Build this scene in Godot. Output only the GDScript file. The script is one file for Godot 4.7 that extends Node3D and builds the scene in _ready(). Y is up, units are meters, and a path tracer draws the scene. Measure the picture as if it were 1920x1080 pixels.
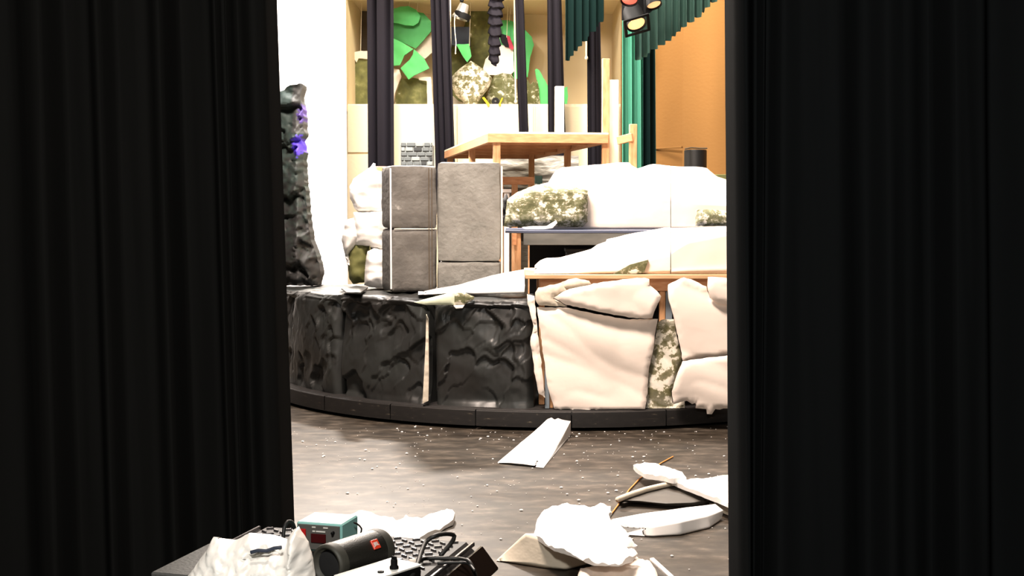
extends Node3D
# A stage seen from the wings between black curtains: a revolve with half dismantled foam scenery.

const FOC := 2400.0
const EYE := Vector3(0, 1.5, 0)
const PITCH := 0.06242
const RC := Vector3(0.4, 0, -11.03)   # centre of the revolve
const RR := 2.5
const DECK := 0.135
var M := {}
var org := {}
var used := {}
var rng := RandomNumberGenerator.new()
var nz := FastNoiseLite.new()
var cell := FastNoiseLite.new()
var soft := FastNoiseLite.new()

# ---------------------------------------------------------------- mesh builder
class MB:
	var v := PackedVector3Array()
	var c := PackedColorArray()
	var ix := PackedInt32Array()
	var tint := Color.WHITE

	func vert(p: Vector3, col = null) -> int:
		v.append(p)
		c.append(tint if col == null else col)
		return v.size() - 1

	func tri(a: int, b: int, d: int) -> void:
		ix.append(a); ix.append(b); ix.append(d)

	func quad(a: int, b: int, d: int, e: int) -> void:
		tri(a, b, d); tri(a, d, e)

	# flat convex polygon that faces away from ctr
	func face(pts: Array, ctr: Vector3) -> void:
		var n: Vector3 = (pts[1] - pts[0]).cross(pts[2] - pts[0])
		var mid := Vector3.ZERO
		for p in pts: mid += p
		mid /= pts.size()
		if n.dot(mid - ctr) < 0: pts.reverse()
		var i0 := v.size()
		for p in pts: vert(p)
		for k in range(1, pts.size() - 1): tri(i0, i0 + k, i0 + k + 1)

	func box(ctr: Vector3, size: Vector3, bev := 0.004, bas := Basis()) -> void:
		var h := size * 0.5
		bev = minf(bev, minf(h.x, minf(h.y, h.z)) * 0.45)
		var pt := func(sx, sy, sz, ax):
			var q := Vector3(sx * h.x, sy * h.y, sz * h.z)
			for k in 3:
				if k != ax: q[k] -= signf(q[k]) * bev
			return ctr + bas * q
		for s in [-1, 1]:
			face([pt.call(s, -1, -1, 0), pt.call(s, 1, -1, 0), pt.call(s, 1, 1, 0), pt.call(s, -1, 1, 0)], ctr)
			face([pt.call(-1, s, -1, 1), pt.call(1, s, -1, 1), pt.call(1, s, 1, 1), pt.call(-1, s, 1, 1)], ctr)
			face([pt.call(-1, -1, s, 2), pt.call(1, -1, s, 2), pt.call(1, 1, s, 2), pt.call(-1, 1, s, 2)], ctr)
			for t in [-1, 1]:
				face([pt.call(-1, s, t, 1), pt.call(1, s, t, 1), pt.call(1, s, t, 2), pt.call(-1, s, t, 2)], ctr)
				face([pt.call(s, -1, t, 0), pt.call(s, 1, t, 0), pt.call(s, 1, t, 2), pt.call(s, -1, t, 2)], ctr)
				face([pt.call(s, t, -1, 0), pt.call(s, t, 1, 0), pt.call(s, t, 1, 1), pt.call(s, t, -1, 1)], ctr)
				for w in [-1, 1]:
					face([pt.call(s, t, w, 0), pt.call(s, t, w, 1), pt.call(s, t, w, 2)], ctr)

	# a squared bar between two points
	func bar(a: Vector3, b: Vector3, w: float, d: float, side := Vector3.RIGHT, bev := 0.003) -> void:
		var y := (b - a).normalized()
		var x := (side - y * side.dot(y)).normalized()
		box((a + b) * 0.5, Vector3(w, a.distance_to(b), d), bev, Basis(x, y, x.cross(y)))

	func tube(p: Array, r: float, seg := 8) -> void:
		var rings := []
		var side := Vector3(0.31, 0.9, 0.2)
		for i in p.size():
			var t: Vector3 = (p[mini(i + 1, p.size() - 1)] - p[maxi(i - 1, 0)]).normalized()
			side = (side - t * side.dot(t)).normalized()
			var o := t.cross(side)
			var ring := []
			for k in seg:
				var a := TAU * k / seg
				ring.append(vert(p[i] + (side * cos(a) + o * sin(a)) * r))
			rings.append(ring)
		for i in p.size() - 1:
			for k in seg:
				var l := (k + 1) % seg
				quad(rings[i][k], rings[i][l], rings[i + 1][l], rings[i + 1][k])
		for e in [0, p.size() - 1]:
			var m := vert(p[e])
			for k in seg:
				var l := (k + 1) % seg
				if e == 0: tri(m, rings[e][l], rings[e][k])
				else: tri(m, rings[e][k], rings[e][l])

	# profile of (radius, height) turned round the y axis of bas
	func lathe(prof: Array, o: Vector3, bas := Basis(), seg := 24) -> void:
		var rings := []
		for q in prof:
			var ring := []
			for k in seg:
				var a := TAU * k / seg
				ring.append(vert(o + bas * Vector3(cos(a) * q.x, q.y, sin(a) * q.x)))
			rings.append(ring)
		for i in prof.size() - 1:
			for k in seg:
				var l := (k + 1) % seg
				quad(rings[i][k], rings[i + 1][k], rings[i + 1][l], rings[i][l])

	func grid(nu: int, nv: int, fn: Callable, flip := false) -> void:
		var i0 := v.size()
		for j in nv + 1:
			for i in nu + 1:
				vert(fn.call(float(i) / nu, float(j) / nv))
		for j in nv:
			for i in nu:
				var a := i0 + j * (nu + 1) + i
				if flip: quad(a, a + nu + 1, a + nu + 2, a + 1)
				else: quad(a, a + 1, a + nu + 2, a + nu + 1)

	func mesh(off: Vector3) -> ArrayMesh:
		var n := PackedVector3Array()
		n.resize(v.size())
		var out := PackedInt32Array()
		out.resize(ix.size())
		for i in range(0, ix.size(), 3):
			var a := ix[i]
			var b := ix[i + 1]
			var d := ix[i + 2]
			var f := (v[b] - v[a]).cross(v[d] - v[a])
			n[a] += f; n[b] += f; n[d] += f
			out[i] = a; out[i + 1] = d; out[i + 2] = b
		var w := PackedVector3Array()
		w.resize(v.size())
		for i in v.size():
			n[i] = n[i].normalized() if n[i].length_squared() > 0.0 else Vector3.UP
			w[i] = v[i] - off
		var arr := []
		arr.resize(Mesh.ARRAY_MAX)
		arr[Mesh.ARRAY_VERTEX] = w
		arr[Mesh.ARRAY_NORMAL] = n
		arr[Mesh.ARRAY_COLOR] = c
		arr[Mesh.ARRAY_INDEX] = out
		var m := ArrayMesh.new()
		m.add_surface_from_arrays(Mesh.PRIMITIVE_TRIANGLES, arr)
		return m

	func base() -> Vector3:
		var lo := v[0]
		var hi := v[0]
		for p in v:
			lo = lo.min(p); hi = hi.max(p)
		return Vector3((lo.x + hi.x) / 2, lo.y, (lo.z + hi.z) / 2)

# gouges of a carving knife: deep under a round upper edge, running out downwards
class Gouges:
	var g := []
	var layer := 0
	var wob := 16.0
	func add(c: Vector2, up: Vector2, w: float, h: float, d: float) -> void:
		g.append([c, up.normalized(), w, h, d, layer])
	func fill(r: RandomNumberGenerator, lo: Vector2, hi: Vector2, n: int, w0: float, w1: float, tall: float, lean: float, spread: float, d: float) -> void:
		layer += 1
		for i in n:
			var w := r.randf_range(w0, w1)
			var a := deg_to_rad(lean + r.randf_range(-spread, spread))
			add(Vector2(r.randf_range(lo.x, hi.x), r.randf_range(lo.y, hi.y)), Vector2(sin(a), cos(a)), w, w * tall * r.randf_range(0.7, 1.3), d * (0.5 + 0.5 * r.randf()) * w / w1)
	func depth(p0: Vector2) -> float:
		var p := p0 + Vector2(sin(p0.y * wob * 1.3) + 0.6 * sin(p0.y * wob * 3.1 + p0.x * wob), sin(p0.x * wob * 1.7 + 1.0) + 0.6 * sin(p0.x * wob * 2.7 - p0.y * wob)) * (0.3 / wob)
		var m := 0.0
		var total := 0.0
		var lay := 0
		for e in g:
			if e[5] != lay:
				total += m
				m = 0.0
				lay = e[5]
			var q: Vector2 = p - e[0]
			var up: Vector2 = e[1]
			var a: float = (q.x * up.y - q.y * up.x) / e[2]
			if a > 1.0 or a < -1.0: continue
			var b: float = q.dot(up) / e[3]
			var t := sqrt(1.0 - a * a)
			if b > t or b < -1.0: continue
			var s := (t - b) / (t + 1.0)
			var k: float = e[4] * pow(1.0 - s, 1.2) * minf(1.0, s / 0.07) * (1.0 - 0.5 * a * a)
			m = maxf(m, k)
		return total + m

# ---------------------------------------------------------------- nodes
func numbered(called: String, parent: Node) -> String:
	var key := str(parent.get_instance_id()) + called
	var n: int = used.get(key, 0)
	used[key] = n + 1
	return called if n == 0 else "%s_%03d" % [called, n]

func tag(o: Node, label: String, category: String, group := "") -> Node:
	o.set_meta("label", label)
	o.set_meta("category", category)
	if group: o.set_meta("group", group)
	return o

func thing(called: String, label: String, category: String, at: Vector3, group := "") -> Node3D:
	var o := Node3D.new()
	o.name = numbered(called, self)
	o.position = at
	add_child(o, true)
	org[o] = at
	tag(o, label, category, group)
	return o

func obj(called: String, mb: MB, m: Material, parent: Node = null) -> MeshInstance3D:
	var o := MeshInstance3D.new()
	var at: Vector3 = mb.base() if parent == null else org[parent]
	var host: Node = self if parent == null else parent
	o.name = numbered(called, host)
	o.mesh = mb.mesh(at)
	o.material_override = m
	o.cast_shadow = GeometryInstance3D.SHADOW_CASTING_SETTING_ON
	if parent == null: o.position = at
	host.add_child(o, true)
	org[o] = at
	return o

func struct(called: String, mb: MB, m: Material, parent: Node = null) -> MeshInstance3D:
	var o := obj(called, mb, m, parent)
	o.set_meta("kind", "structure")
	return o

# ---------------------------------------------------------------- where a sight line meets a depth or a height
func ray(px: float, py: float) -> Vector3:
	var a := (px - 960.0) / FOC
	var b := (540.0 - py) / FOC
	return Vector3(a, b * cos(PITCH) - sin(PITCH), -b * sin(PITCH) - cos(PITCH))

func P(px: float, py: float, d: float) -> Vector3:
	var r := ray(px, py)
	return EYE + r * (d / -r.z)

func G(px: float, py: float, h := 0.0) -> Vector3:
	var r := ray(px, py)
	return EYE + r * ((h - EYE.y) / r.y)

func pp(s: String) -> PackedVector2Array:
	var out := PackedVector2Array()
	for w in s.split(" ", false):
		var q := w.split(",")
		out.append(Vector2(float(q[0]), float(q[1])))
	return out

func drim(px: float, r := RR) -> float:     # depth of the revolve's rim along a column of sight
	var t := (px - 960.0) / FOC
	# x = t d ; (t d - cx)^2 + (d - 11.03)^2 = r^2, nearer root
	var a := 1 + t * t
	var b := -2 * (t * RC.x - RC.z)
	var c := RC.x * RC.x + RC.z * RC.z - r * r
	return (-b - sqrt(maxf(b * b - 4 * a * c, 0.0))) / (2 * a)

func on(h: float, px: float, d: float) -> Vector3:
	return Vector3((px - 960.0) / FOC * d, h, -d)

func resample(p: PackedVector3Array, n: int) -> Array:
	var acc := [0.0]
	for i in range(1, p.size()): acc.append(acc[-1] + p[i].distance_to(p[i - 1]))
	var out := []
	var k := 0
	for i in n + 1:
		var s: float = acc[-1] * i / n
		while k < p.size() - 2 and acc[k + 1] < s: k += 1
		out.append(p[k].lerp(p[k + 1], clampf((s - acc[k]) / maxf(acc[k + 1] - acc[k], 1e-6), 0, 1)))
	return out

# ---------------------------------------------------------------- carved slabs and lofts
# poly: outline; map: outline point to the surface; n: which way the surface bulges; back: thickness or Callable
func slab(mb: MB, poly: PackedVector2Array, step: float, map: Callable, n: Vector3, thick, disp = null, jag := 0.0, col = null) -> void:
	if Geometry2D.is_polygon_clockwise(poly): poly.reverse()
	var edge := PackedVector2Array()
	var m := poly.size()
	for i in m:
		var a := poly[i]
		var b := poly[(i + 1) % m]
		var k := maxi(1, int(a.distance_to(b) / step))
		for j in k:
			var q := a.lerp(b, float(j) / k)
			if jag > 0.0: q += Vector2(nz.get_noise_2d(q.x * 9, q.y * 9), nz.get_noise_2d(q.y * 9 + 400, q.x * 9)) * jag
			edge.append(q)
	var pts := edge.duplicate()
	var lo := edge[0]
	var hi := edge[0]
	for q in edge:
		lo = lo.min(q); hi = hi.max(q)
	var dist := PackedFloat32Array()
	for q in edge: dist.append(0.0)
	var y := lo.y + step * 0.5
	var odd := 0
	while y < hi.y:
		var x := lo.x + step * (0.5 if odd else 1.0)
		while x < hi.x:
			var q := Vector2(x + nz.get_noise_2d(x * 50, y * 50) * step * 0.3, y)
			if Geometry2D.is_point_in_polygon(q, edge):
				var e := 1e9
				for w in edge: e = minf(e, w.distance_squared_to(q))
				e = sqrt(e)
				if e > step * 0.55:
					pts.append(q); dist.append(e)
			x += step
		y += step * 0.87
		odd = 1 - odd
	var tris := Geometry2D.triangulate_delaunay(pts)
	var front := []
	var rear := []
	var f0 := mb.v.size()
	for i in pts.size():
		var w: Vector3 = map.call(pts[i])
		var b: Vector3 = thick.call(pts[i], w) if thick is Callable else w - n * thick
		var s := w
		if disp != null: s += n * disp.call(pts[i], dist[i])
		front.append(s); rear.append(b)
	for i in pts.size(): mb.vert(front[i], null if col == null else col.call(pts[i]))
	var b0 := mb.v.size()
	for i in pts.size(): mb.vert(rear[i], null if col == null else col.call(pts[i]))
	for i in range(0, tris.size(), 3):
		var a := tris[i]
		var b := tris[i + 1]
		var d := tris[i + 2]
		if not Geometry2D.is_point_in_polygon((pts[a] + pts[b] + pts[d]) / 3.0, edge): continue
		var w: Vector3 = (front[b] - front[a]).cross(front[d] - front[a])
		if w.dot(n) < 0:
			var t := b
			b = d
			d = t
		mb.tri(f0 + a, f0 + b, f0 + d)
		mb.tri(b0 + a, b0 + d, b0 + b)
	var s0 := mb.v.size()
	var ne := edge.size()
	for i in ne:
		mb.vert(front[i], null if col == null else col.call(pts[i]))
		mb.vert(rear[i], null if col == null else col.call(pts[i]))
	var ctr := (lo + hi) * 0.5
	for i in ne:
		var j := (i + 1) % ne
		var t := edge[j] - edge[i]
		var o2 := Vector2(t.y, -t.x).normalized()
		if Geometry2D.is_point_in_polygon((edge[i] + edge[j]) * 0.5 + o2 * 0.2, edge): o2 = -o2
		var mid := (edge[i] + edge[j]) * 0.5
		var out3: Vector3 = map.call(mid + o2) - map.call(mid)
		var nn: Vector3 = (front[j] - front[i]).cross(rear[i] - front[i])
		if nn.dot(out3) < 0: mb.quad(s0 + 2 * i, s0 + 2 * i + 1, s0 + 2 * j + 1, s0 + 2 * j)
		else: mb.quad(s0 + 2 * i, s0 + 2 * j, s0 + 2 * j + 1, s0 + 2 * i + 1)

# four edge lines (front bottom, front top, back top, back bottom) skinned into a solid
func loft(mb: MB, lines: Array, n: int, rows: Array, amp := 0.0, freq := 6.0) -> void:
	var q := []
	for l in lines: q.append(resample(l, n))
	var per := 0
	for r in rows: per += r
	var i0 := mb.v.size()
	var cen := []
	for i in n + 1:
		var c: Vector3 = (q[0][i] + q[1][i] + q[2][i] + q[3][i]) / 4.0
		cen.append(c)
		for s in 4:
			var a: Vector3 = q[s][i]
			var b: Vector3 = q[(s + 1) % 4][i]
			for k in rows[s]:
				var w := a.lerp(b, float(k) / rows[s])
				if amp > 0.0 and s < 3 and not (s == 0 and k == 0):
					w += (w - c).normalized() * amp * (nz.get_noise_3d(w.x * freq * 10, w.y * freq * 10, w.z * freq * 10) + 0.4 * nz.get_noise_3d(w.x * freq * 31, w.y * freq * 31, w.z * freq * 31))
				mb.vert(w)
	for i in n:
		for k in per:
			var a := i0 + i * per + k
			var b := i0 + i * per + (k + 1) % per
			var c2 := b + per
			var d := a + per
			var nn := (mb.v[b] - mb.v[a]).cross(mb.v[d] - mb.v[a])
			var mid := (mb.v[a] + mb.v[b] + mb.v[c2] + mb.v[d]) / 4.0
			if nn.dot(mid - (cen[i] + cen[i + 1]) / 2.0) > 0: mb.quad(a, b, c2, d)
			else: mb.quad(a, d, c2, b)
	for e in [0, n]:
		var pts := []
		for k in per: pts.append(mb.v[i0 + e * per + k])
		var m := mb.vert(cen[e])
		var inner: Vector3 = cen[1] if e == 0 else cen[n - 1]
		for k in per:
			var a := mb.vert(pts[k])
			var b := mb.vert(pts[(k + 1) % per])
			var nn: Vector3 = (pts[k] - cen[e]).cross(pts[(k + 1) % per] - cen[e])
			if nn.dot(cen[e] - inner) > 0: mb.tri(m, a, b)
			else: mb.tri(m, b, a)

func line_at(s: String, d: float, push := 0.0) -> PackedVector3Array:
	var out := PackedVector3Array()
	for q in pp(s): out.append(P(q.x, q.y, d + push))
	return out

func line_on(s: String, h: float) -> PackedVector3Array:
	var out := PackedVector3Array()
	for q in pp(s): out.append(G(q.x, q.y, h))
	return out

func dropped(l: PackedVector3Array, h: float) -> PackedVector3Array:
	var out := PackedVector3Array()
	for q in l: out.append(Vector3(q.x, h, q.z))
	return out

# an upright carved piece at depth d, bulging towards +z
func upright(poly: String, d: float, thick: float, step := 6.0, bump := 0.012, rnd := 0.02, rnd_px := 8.0, freq := 3.0, jag := 0.0) -> MB:
	var mb := MB.new()
	slab(mb, pp(poly), step, func(p): return P(p.x, p.y, d), Vector3.BACK, thick,
		func(p: Vector2, e: float): return bump * nz.get_noise_2d(p.x * freq, p.y * freq) - rnd * pow(1.0 - clampf(e / rnd_px, 0, 1), 2), jag)
	return mb

# a piece lying at height h, bulging up
func lying(poly: String, h, thick, step := 5.0, bump := 0.01, rnd := 0.012, rnd_px := 8.0, freq := 3.0, jag := 0.0) -> MB:
	var mb := MB.new()
	var hh := func(p): return h.call(p) if h is Callable else h
	slab(mb, pp(poly), step, func(p): return G(p.x, p.y, hh.call(p)), Vector3.UP, thick,
		func(p: Vector2, e: float): return bump * nz.get_noise_2d(p.x * freq, p.y * freq * 2) - rnd * pow(1.0 - clampf(e / rnd_px, 0, 1), 2), jag)
	return mb

# ---------------------------------------------------------------- materials
func mat(c: Color, rough := 0.8, metal := 0.0) -> StandardMaterial3D:
	var m := StandardMaterial3D.new()
	m.albedo_color = c
	m.roughness = rough
	m.metallic = metal
	m.cull_mode = BaseMaterial3D.CULL_DISABLED
	return m

func noise_tex(freq: float, seed_: int, stops: Array, kind := 0, size := 512, oct := 4, gain := 0.5) -> NoiseTexture2D:
	var n := FastNoiseLite.new()
	n.seed = seed_
	n.frequency = freq
	n.fractal_octaves = oct
	n.fractal_gain = gain
	n.noise_type = FastNoiseLite.TYPE_SIMPLEX_SMOOTH if kind == 0 else FastNoiseLite.TYPE_CELLULAR
	var t := NoiseTexture2D.new()
	t.width = size; t.height = size
	t.seamless = true
	t.noise = n
	if stops:
		var g := Gradient.new()
		var off := PackedFloat32Array()
		var cs := PackedColorArray()
		for s in stops:
			off.append(s[0]); cs.append(s[1])
		g.offsets = off
		g.colors = cs
		t.color_ramp = g
	return t

func textured(m: StandardMaterial3D, t: Texture2D, scale: Vector3) -> StandardMaterial3D:
	m.albedo_color = Color.WHITE
	m.albedo_texture = t
	m.uv1_triplanar = true
	m.uv1_world_triplanar = true
	m.uv1_scale = scale
	return m

func relief(m: StandardMaterial3D, freq: float, seed_: int, cm: float, scale: Vector3) -> StandardMaterial3D:
	m.heightmap_enabled = true
	m.heightmap_texture = noise_tex(freq, seed_, [])
	m.heightmap_scale = cm
	m.uv1_triplanar = true
	m.uv1_world_triplanar = true
	m.uv1_scale = scale
	return m

func c8(r: int, g: int, b: int) -> Color: return Color8(r, g, b)

func make_materials() -> void:
	M.foam = relief(mat(c8(240, 237, 233), 0.75), 0.01, 3, 0.2, Vector3.ONE)
	M.foam_warm = relief(mat(c8(240, 226, 214), 0.75), 0.008, 4, 0.2, Vector3.ONE)
	M.foam_beige = relief(mat(c8(214, 203, 184), 0.8), 0.03, 5, 0.3, Vector3.ONE)
	M.foam_pale = mat(c8(205, 212, 186), 0.8)
	M.olive = textured(mat(Color.WHITE, 0.75), noise_tex(0.01, 11, [[0.0, c8(80, 82, 44)], [0.55, c8(100, 100, 60)], [0.62, c8(126, 126, 90)], [0.68, c8(215, 212, 192)], [1.0, c8(236, 232, 220)]], 0, 512, 7, 0.68), Vector3(1, 1, 1) * 1.3)
	M.olive_plain = textured(mat(Color.WHITE, 0.8), noise_tex(0.01, 12, [[0.0, c8(72, 74, 34)], [0.6, c8(104, 104, 56)], [0.86, c8(130, 128, 80)], [0.93, c8(215, 212, 190)]], 0, 512, 4), Vector3.ONE)
	M.olive_flaked = textured(mat(Color.WHITE, 0.75), noise_tex(0.012, 13, [[0.0, c8(78, 76, 42)], [0.4, c8(98, 94, 58)], [0.5, c8(124, 118, 84)], [0.54, c8(230, 223, 206)], [1.0, c8(242, 236, 226)]], 0, 512, 7, 0.68), Vector3(1, 1, 1) * 1.2)
	M.olive_speck = textured(mat(Color.WHITE, 0.75), noise_tex(0.02, 14, [[0.0, c8(70, 72, 42)], [0.44, c8(92, 93, 60)], [0.57, c8(120, 118, 86)], [0.61, c8(232, 224, 206)], [1.0, c8(242, 236, 226)]], 0, 512, 7, 0.74), Vector3(0.8, 1.3, 1))
	M.rock = textured(mat(Color.WHITE, 0.42), noise_tex(0.006, 15, [[0.0, c8(33, 30, 28)], [0.5, c8(41, 42, 41)], [1.0, c8(54, 58, 56)]]), Vector3(0.6, 0.6, 0.6))
	M.rock.metallic_specular = 0.5
	M.spire = mat(Color.WHITE, 0.65)
	M.spire.vertex_color_use_as_albedo = true
	M.block = relief(textured(mat(Color.WHITE, 0.7), noise_tex(0.008, 16, [[0.0, c8(78, 75, 71)], [0.5, c8(95, 91, 86)], [0.9, c8(110, 107, 102)], [1.0, c8(180, 176, 170)]], 0, 512, 5), Vector3.ONE), 0.03, 17, 0.5, Vector3.ONE)
	M.block_pale = relief(textured(mat(Color.WHITE, 0.7), noise_tex(0.008, 18, [[0.0, c8(108, 107, 101)], [0.5, c8(121, 119, 113)], [1.0, c8(134, 133, 127)]], 0, 512, 5), Vector3.ONE), 0.03, 19, 0.6, Vector3.ONE)
	M.floor = textured(mat(Color.WHITE, 0.52), noise_tex(0.01, 20, [[0.0, c8(34, 29, 24)], [0.35, c8(48, 42, 35)], [0.6, c8(64, 57, 49)], [1.0, c8(104, 94, 83)]], 0, 1024, 7, 0.6), Vector3(0.4, 0.45, 0.7))
	M.floor.metallic_specular = 0.36
	M.floor.roughness_texture = noise_tex(0.008, 21, [[0.0, Color(0.75, 0.75, 0.75)], [1.0, Color(1, 1, 1)]])
	M.deck = mat(c8(34, 32, 31), 0.6)
	M.rim = textured(mat(Color.WHITE, 0.6), noise_tex(0.03, 22, [[0.0, c8(18, 16, 15)], [0.75, c8(29, 26, 24)], [0.9, c8(86, 78, 66)], [1.0, c8(120, 112, 98)]], 0, 512, 4), Vector3(0.8, 2, 0.8))
	M.pine = textured(mat(Color.WHITE, 0.6), noise_tex(0.02, 23, [[0.0, c8(182, 128, 84)], [0.5, c8(206, 154, 108)], [1.0, c8(220, 174, 130)]], 0, 512, 3), Vector3(2.5, 0.6, 2.5))
	M.pine_rail = textured(mat(Color.WHITE, 0.6), noise_tex(0.02, 24, [[0.0, c8(184, 124, 82)], [0.5, c8(204, 146, 102)], [1.0, c8(216, 164, 122)]], 0, 512, 3), Vector3(0.6, 2.5, 2.5))
	M.ply = textured(mat(Color.WHITE, 0.6), noise_tex(0.02, 25, [[0.0, c8(176, 140, 100)], [1.0, c8(204, 170, 130)]], 0, 256, 3), Vector3(0.5, 3, 1.5))
	M.whitewood = textured(mat(Color.WHITE, 0.6), noise_tex(0.02, 26, [[0.0, c8(232, 214, 180)], [1.0, c8(246, 236, 214)]], 0, 256, 3), Vector3(2.5, 0.6, 2.5))
	M.bluegrey = mat(c8(122, 132, 140), 0.6)
	M.table_grey = textured(mat(Color.WHITE, 0.5), noise_tex(0.02, 27, [[0.0, c8(66, 68, 66)], [1.0, c8(92, 93, 90)]], 0, 256, 4), Vector3(0.6, 2, 1))
	M.table_blue = mat(c8(58, 66, 88), 0.5)
	M.black = mat(c8(18, 18, 19), 0.85)
	M.velvet = mat(c8(31, 31, 30), 0.95)
	M.velvet.metallic_specular = 0.1
	M.velvet_cool = mat(c8(26, 28, 29), 0.95)
	M.velvet_cool.metallic_specular = 0.1
	M.leg = mat(c8(30, 28, 33), 0.95)
	M.leg.metallic_specular = 0.15
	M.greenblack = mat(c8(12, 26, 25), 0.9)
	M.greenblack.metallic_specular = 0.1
	M.green_shaded = mat(c8(15, 50, 41), 0.85)  # curtain green darkened: the swag's shade is put into the colour
	M.green = mat(c8(54, 124, 101), 0.8)
	M.green.rim_enabled = true
	M.green.rim = 0.3
	M.kelly = mat(c8(84, 186, 104), 0.7)
	M.kelly_dark = mat(c8(72, 160, 88), 0.7)
	M.white_wall = relief(mat(c8(244, 240, 236), 0.85), 0.03, 30, 0.1, Vector3.ONE)
	M.cream = relief(mat(c8(238, 222, 190), 0.85), 0.03, 31, 0.1, Vector3.ONE)
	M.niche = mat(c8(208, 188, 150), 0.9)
	M.orange = relief(mat(c8(138, 96, 46), 0.9), 0.04, 32, 0.15, Vector3.ONE)
	M.dark_wall = mat(c8(34, 33, 32), 0.9)
	M.ceiling = mat(c8(60, 58, 55), 0.9)
	M.brown = mat(c8(84, 72, 56), 0.9)
	M.navy = mat(c8(34, 44, 62), 0.6)
	M.red = mat(c8(176, 28, 60), 0.6)
	M.yellow = mat(c8(226, 190, 40), 0.5)
	M.rubber = mat(c8(26, 25, 24), 0.55)
	M.metal_black = mat(c8(10, 10, 11), 0.65)
	M.metal_black.metallic_specular = 0.25
	M.steel = mat(c8(190, 190, 188), 0.35, 0.8)
	M.plate = mat(c8(50, 48, 48), 0.6, 0.0)
	M.plate.metallic_specular = 0.35
	M.plate_bar = mat(c8(130, 126, 126), 0.22, 0.8)
	M.plate_side = mat(c8(38, 28, 23), 0.2, 0.3)
	M.bag = relief(mat(c8(240, 238, 232), 0.4), 0.008, 33, 0.04, Vector3.ONE * 4)
	M.bag.backlight_enabled = true
	M.bag.backlight = Color(0.3, 0.3, 0.3)
	M.teal = mat(c8(140, 196, 190), 0.5)
	M.teal_dark = mat(c8(78, 128, 122), 0.5)
	M.panel_grey = mat(c8(84, 82, 78), 0.6)
	M.display = mat(c8(64, 12, 14), 0.25)
	M.print = mat(c8(210, 208, 200), 0.7)
	M.switch_red = mat(c8(190, 24, 26), 0.4)
	M.mesh_black = relief(mat(c8(30, 29, 25), 0.42), 0.12, 34, 0.06, Vector3.ONE * 6)
	M.endcap = mat(c8(58, 57, 50), 0.6)
	M.badge = mat(c8(222, 62, 34), 0.4)
	M.ctrl = mat(c8(226, 226, 220), 0.5)
	M.crate = relief(mat(c8(70, 70, 68), 0.75), 0.06, 35, 0.1, Vector3.ONE * 3)
	M.foil = relief(mat(c8(140, 136, 128), 0.35), 0.006, 36, 1.2, Vector3(1, 3, 1))
	M.cord = mat(c8(214, 138, 62), 0.7)
	M.rope = mat(c8(226, 214, 188), 0.8)
	M.grey_shell = textured(mat(Color.WHITE, 0.6), noise_tex(0.01, 37, [[0.0, c8(58, 53, 47)], [1.0, c8(78, 72, 64)]]), Vector3.ONE)
	M.brick_dark = mat(c8(36, 38, 38), 0.8)
	M.brick_mid = mat(c8(78, 82, 82), 0.8)
	M.brick_pale = mat(c8(118, 122, 120), 0.8)
	M.lens = mat(c8(255, 206, 150), 0.4)
	M.lens.emission_enabled = true
	M.lens.emission = c8(255, 200, 140)
	M.lens.emission_energy_multiplier = 0.9
	M.lens_red = mat(c8(230, 90, 80), 0.4)
	M.lens_red.emission_enabled = true
	M.lens_red.emission = c8(255, 110, 90)
	M.lens_red.emission_energy_multiplier = 0.5
	M.glow = mat(c8(255, 240, 220), 0.5)
	M.glow.emission_enabled = true
	M.glow.emission = c8(255, 236, 212)
	M.glow.emission_energy_multiplier = 2.0

# ---------------------------------------------------------------- lights
# a flood box that hangs from the ceiling: housing, glowing face and an area light just in front of it
func flood(label: String, at: Vector3, target: Vector3, size: Vector2, energy: float, tint: Color) -> void:
	var z := (at - target).normalized()
	var x := Vector3.UP.cross(z)
	x = Vector3.RIGHT if x.length() < 0.05 else x.normalized()
	var b := Basis(x, z.cross(x), z)
	var t := thing("flood_light", label, "stage light", at, "flood lights over the stage")
	var h := MB.new()
	h.box(at + z * 0.09, Vector3(size.x + 0.08, size.y + 0.08, 0.14), 0.02, b)
	obj("housing", h, M.metal_black, t)
	var g := MB.new()
	g.box(at + z * 0.012, Vector3(size.x, size.y, 0.012), 0.003, b)
	obj("glowing_face", g, M.glow, t)
	var r := MB.new()
	r.tube([at + z * 0.1, Vector3(at.x, 6.52, at.z) + Vector3(z.x, 0, z.z) * 0.1], 0.02)
	obj("hanging_pipe", r, M.metal_black, t)
	var l := AreaLight3D.new()
	l.name = numbered("flood_area", self)
	l.area_size = size
	l.light_energy = energy
	l.light_color = tint
	l.area_range = 40.0
	l.shadow_enabled = true
	l.transform = Transform3D(b, at - z * 0.01)
	add_child(l, true)

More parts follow.
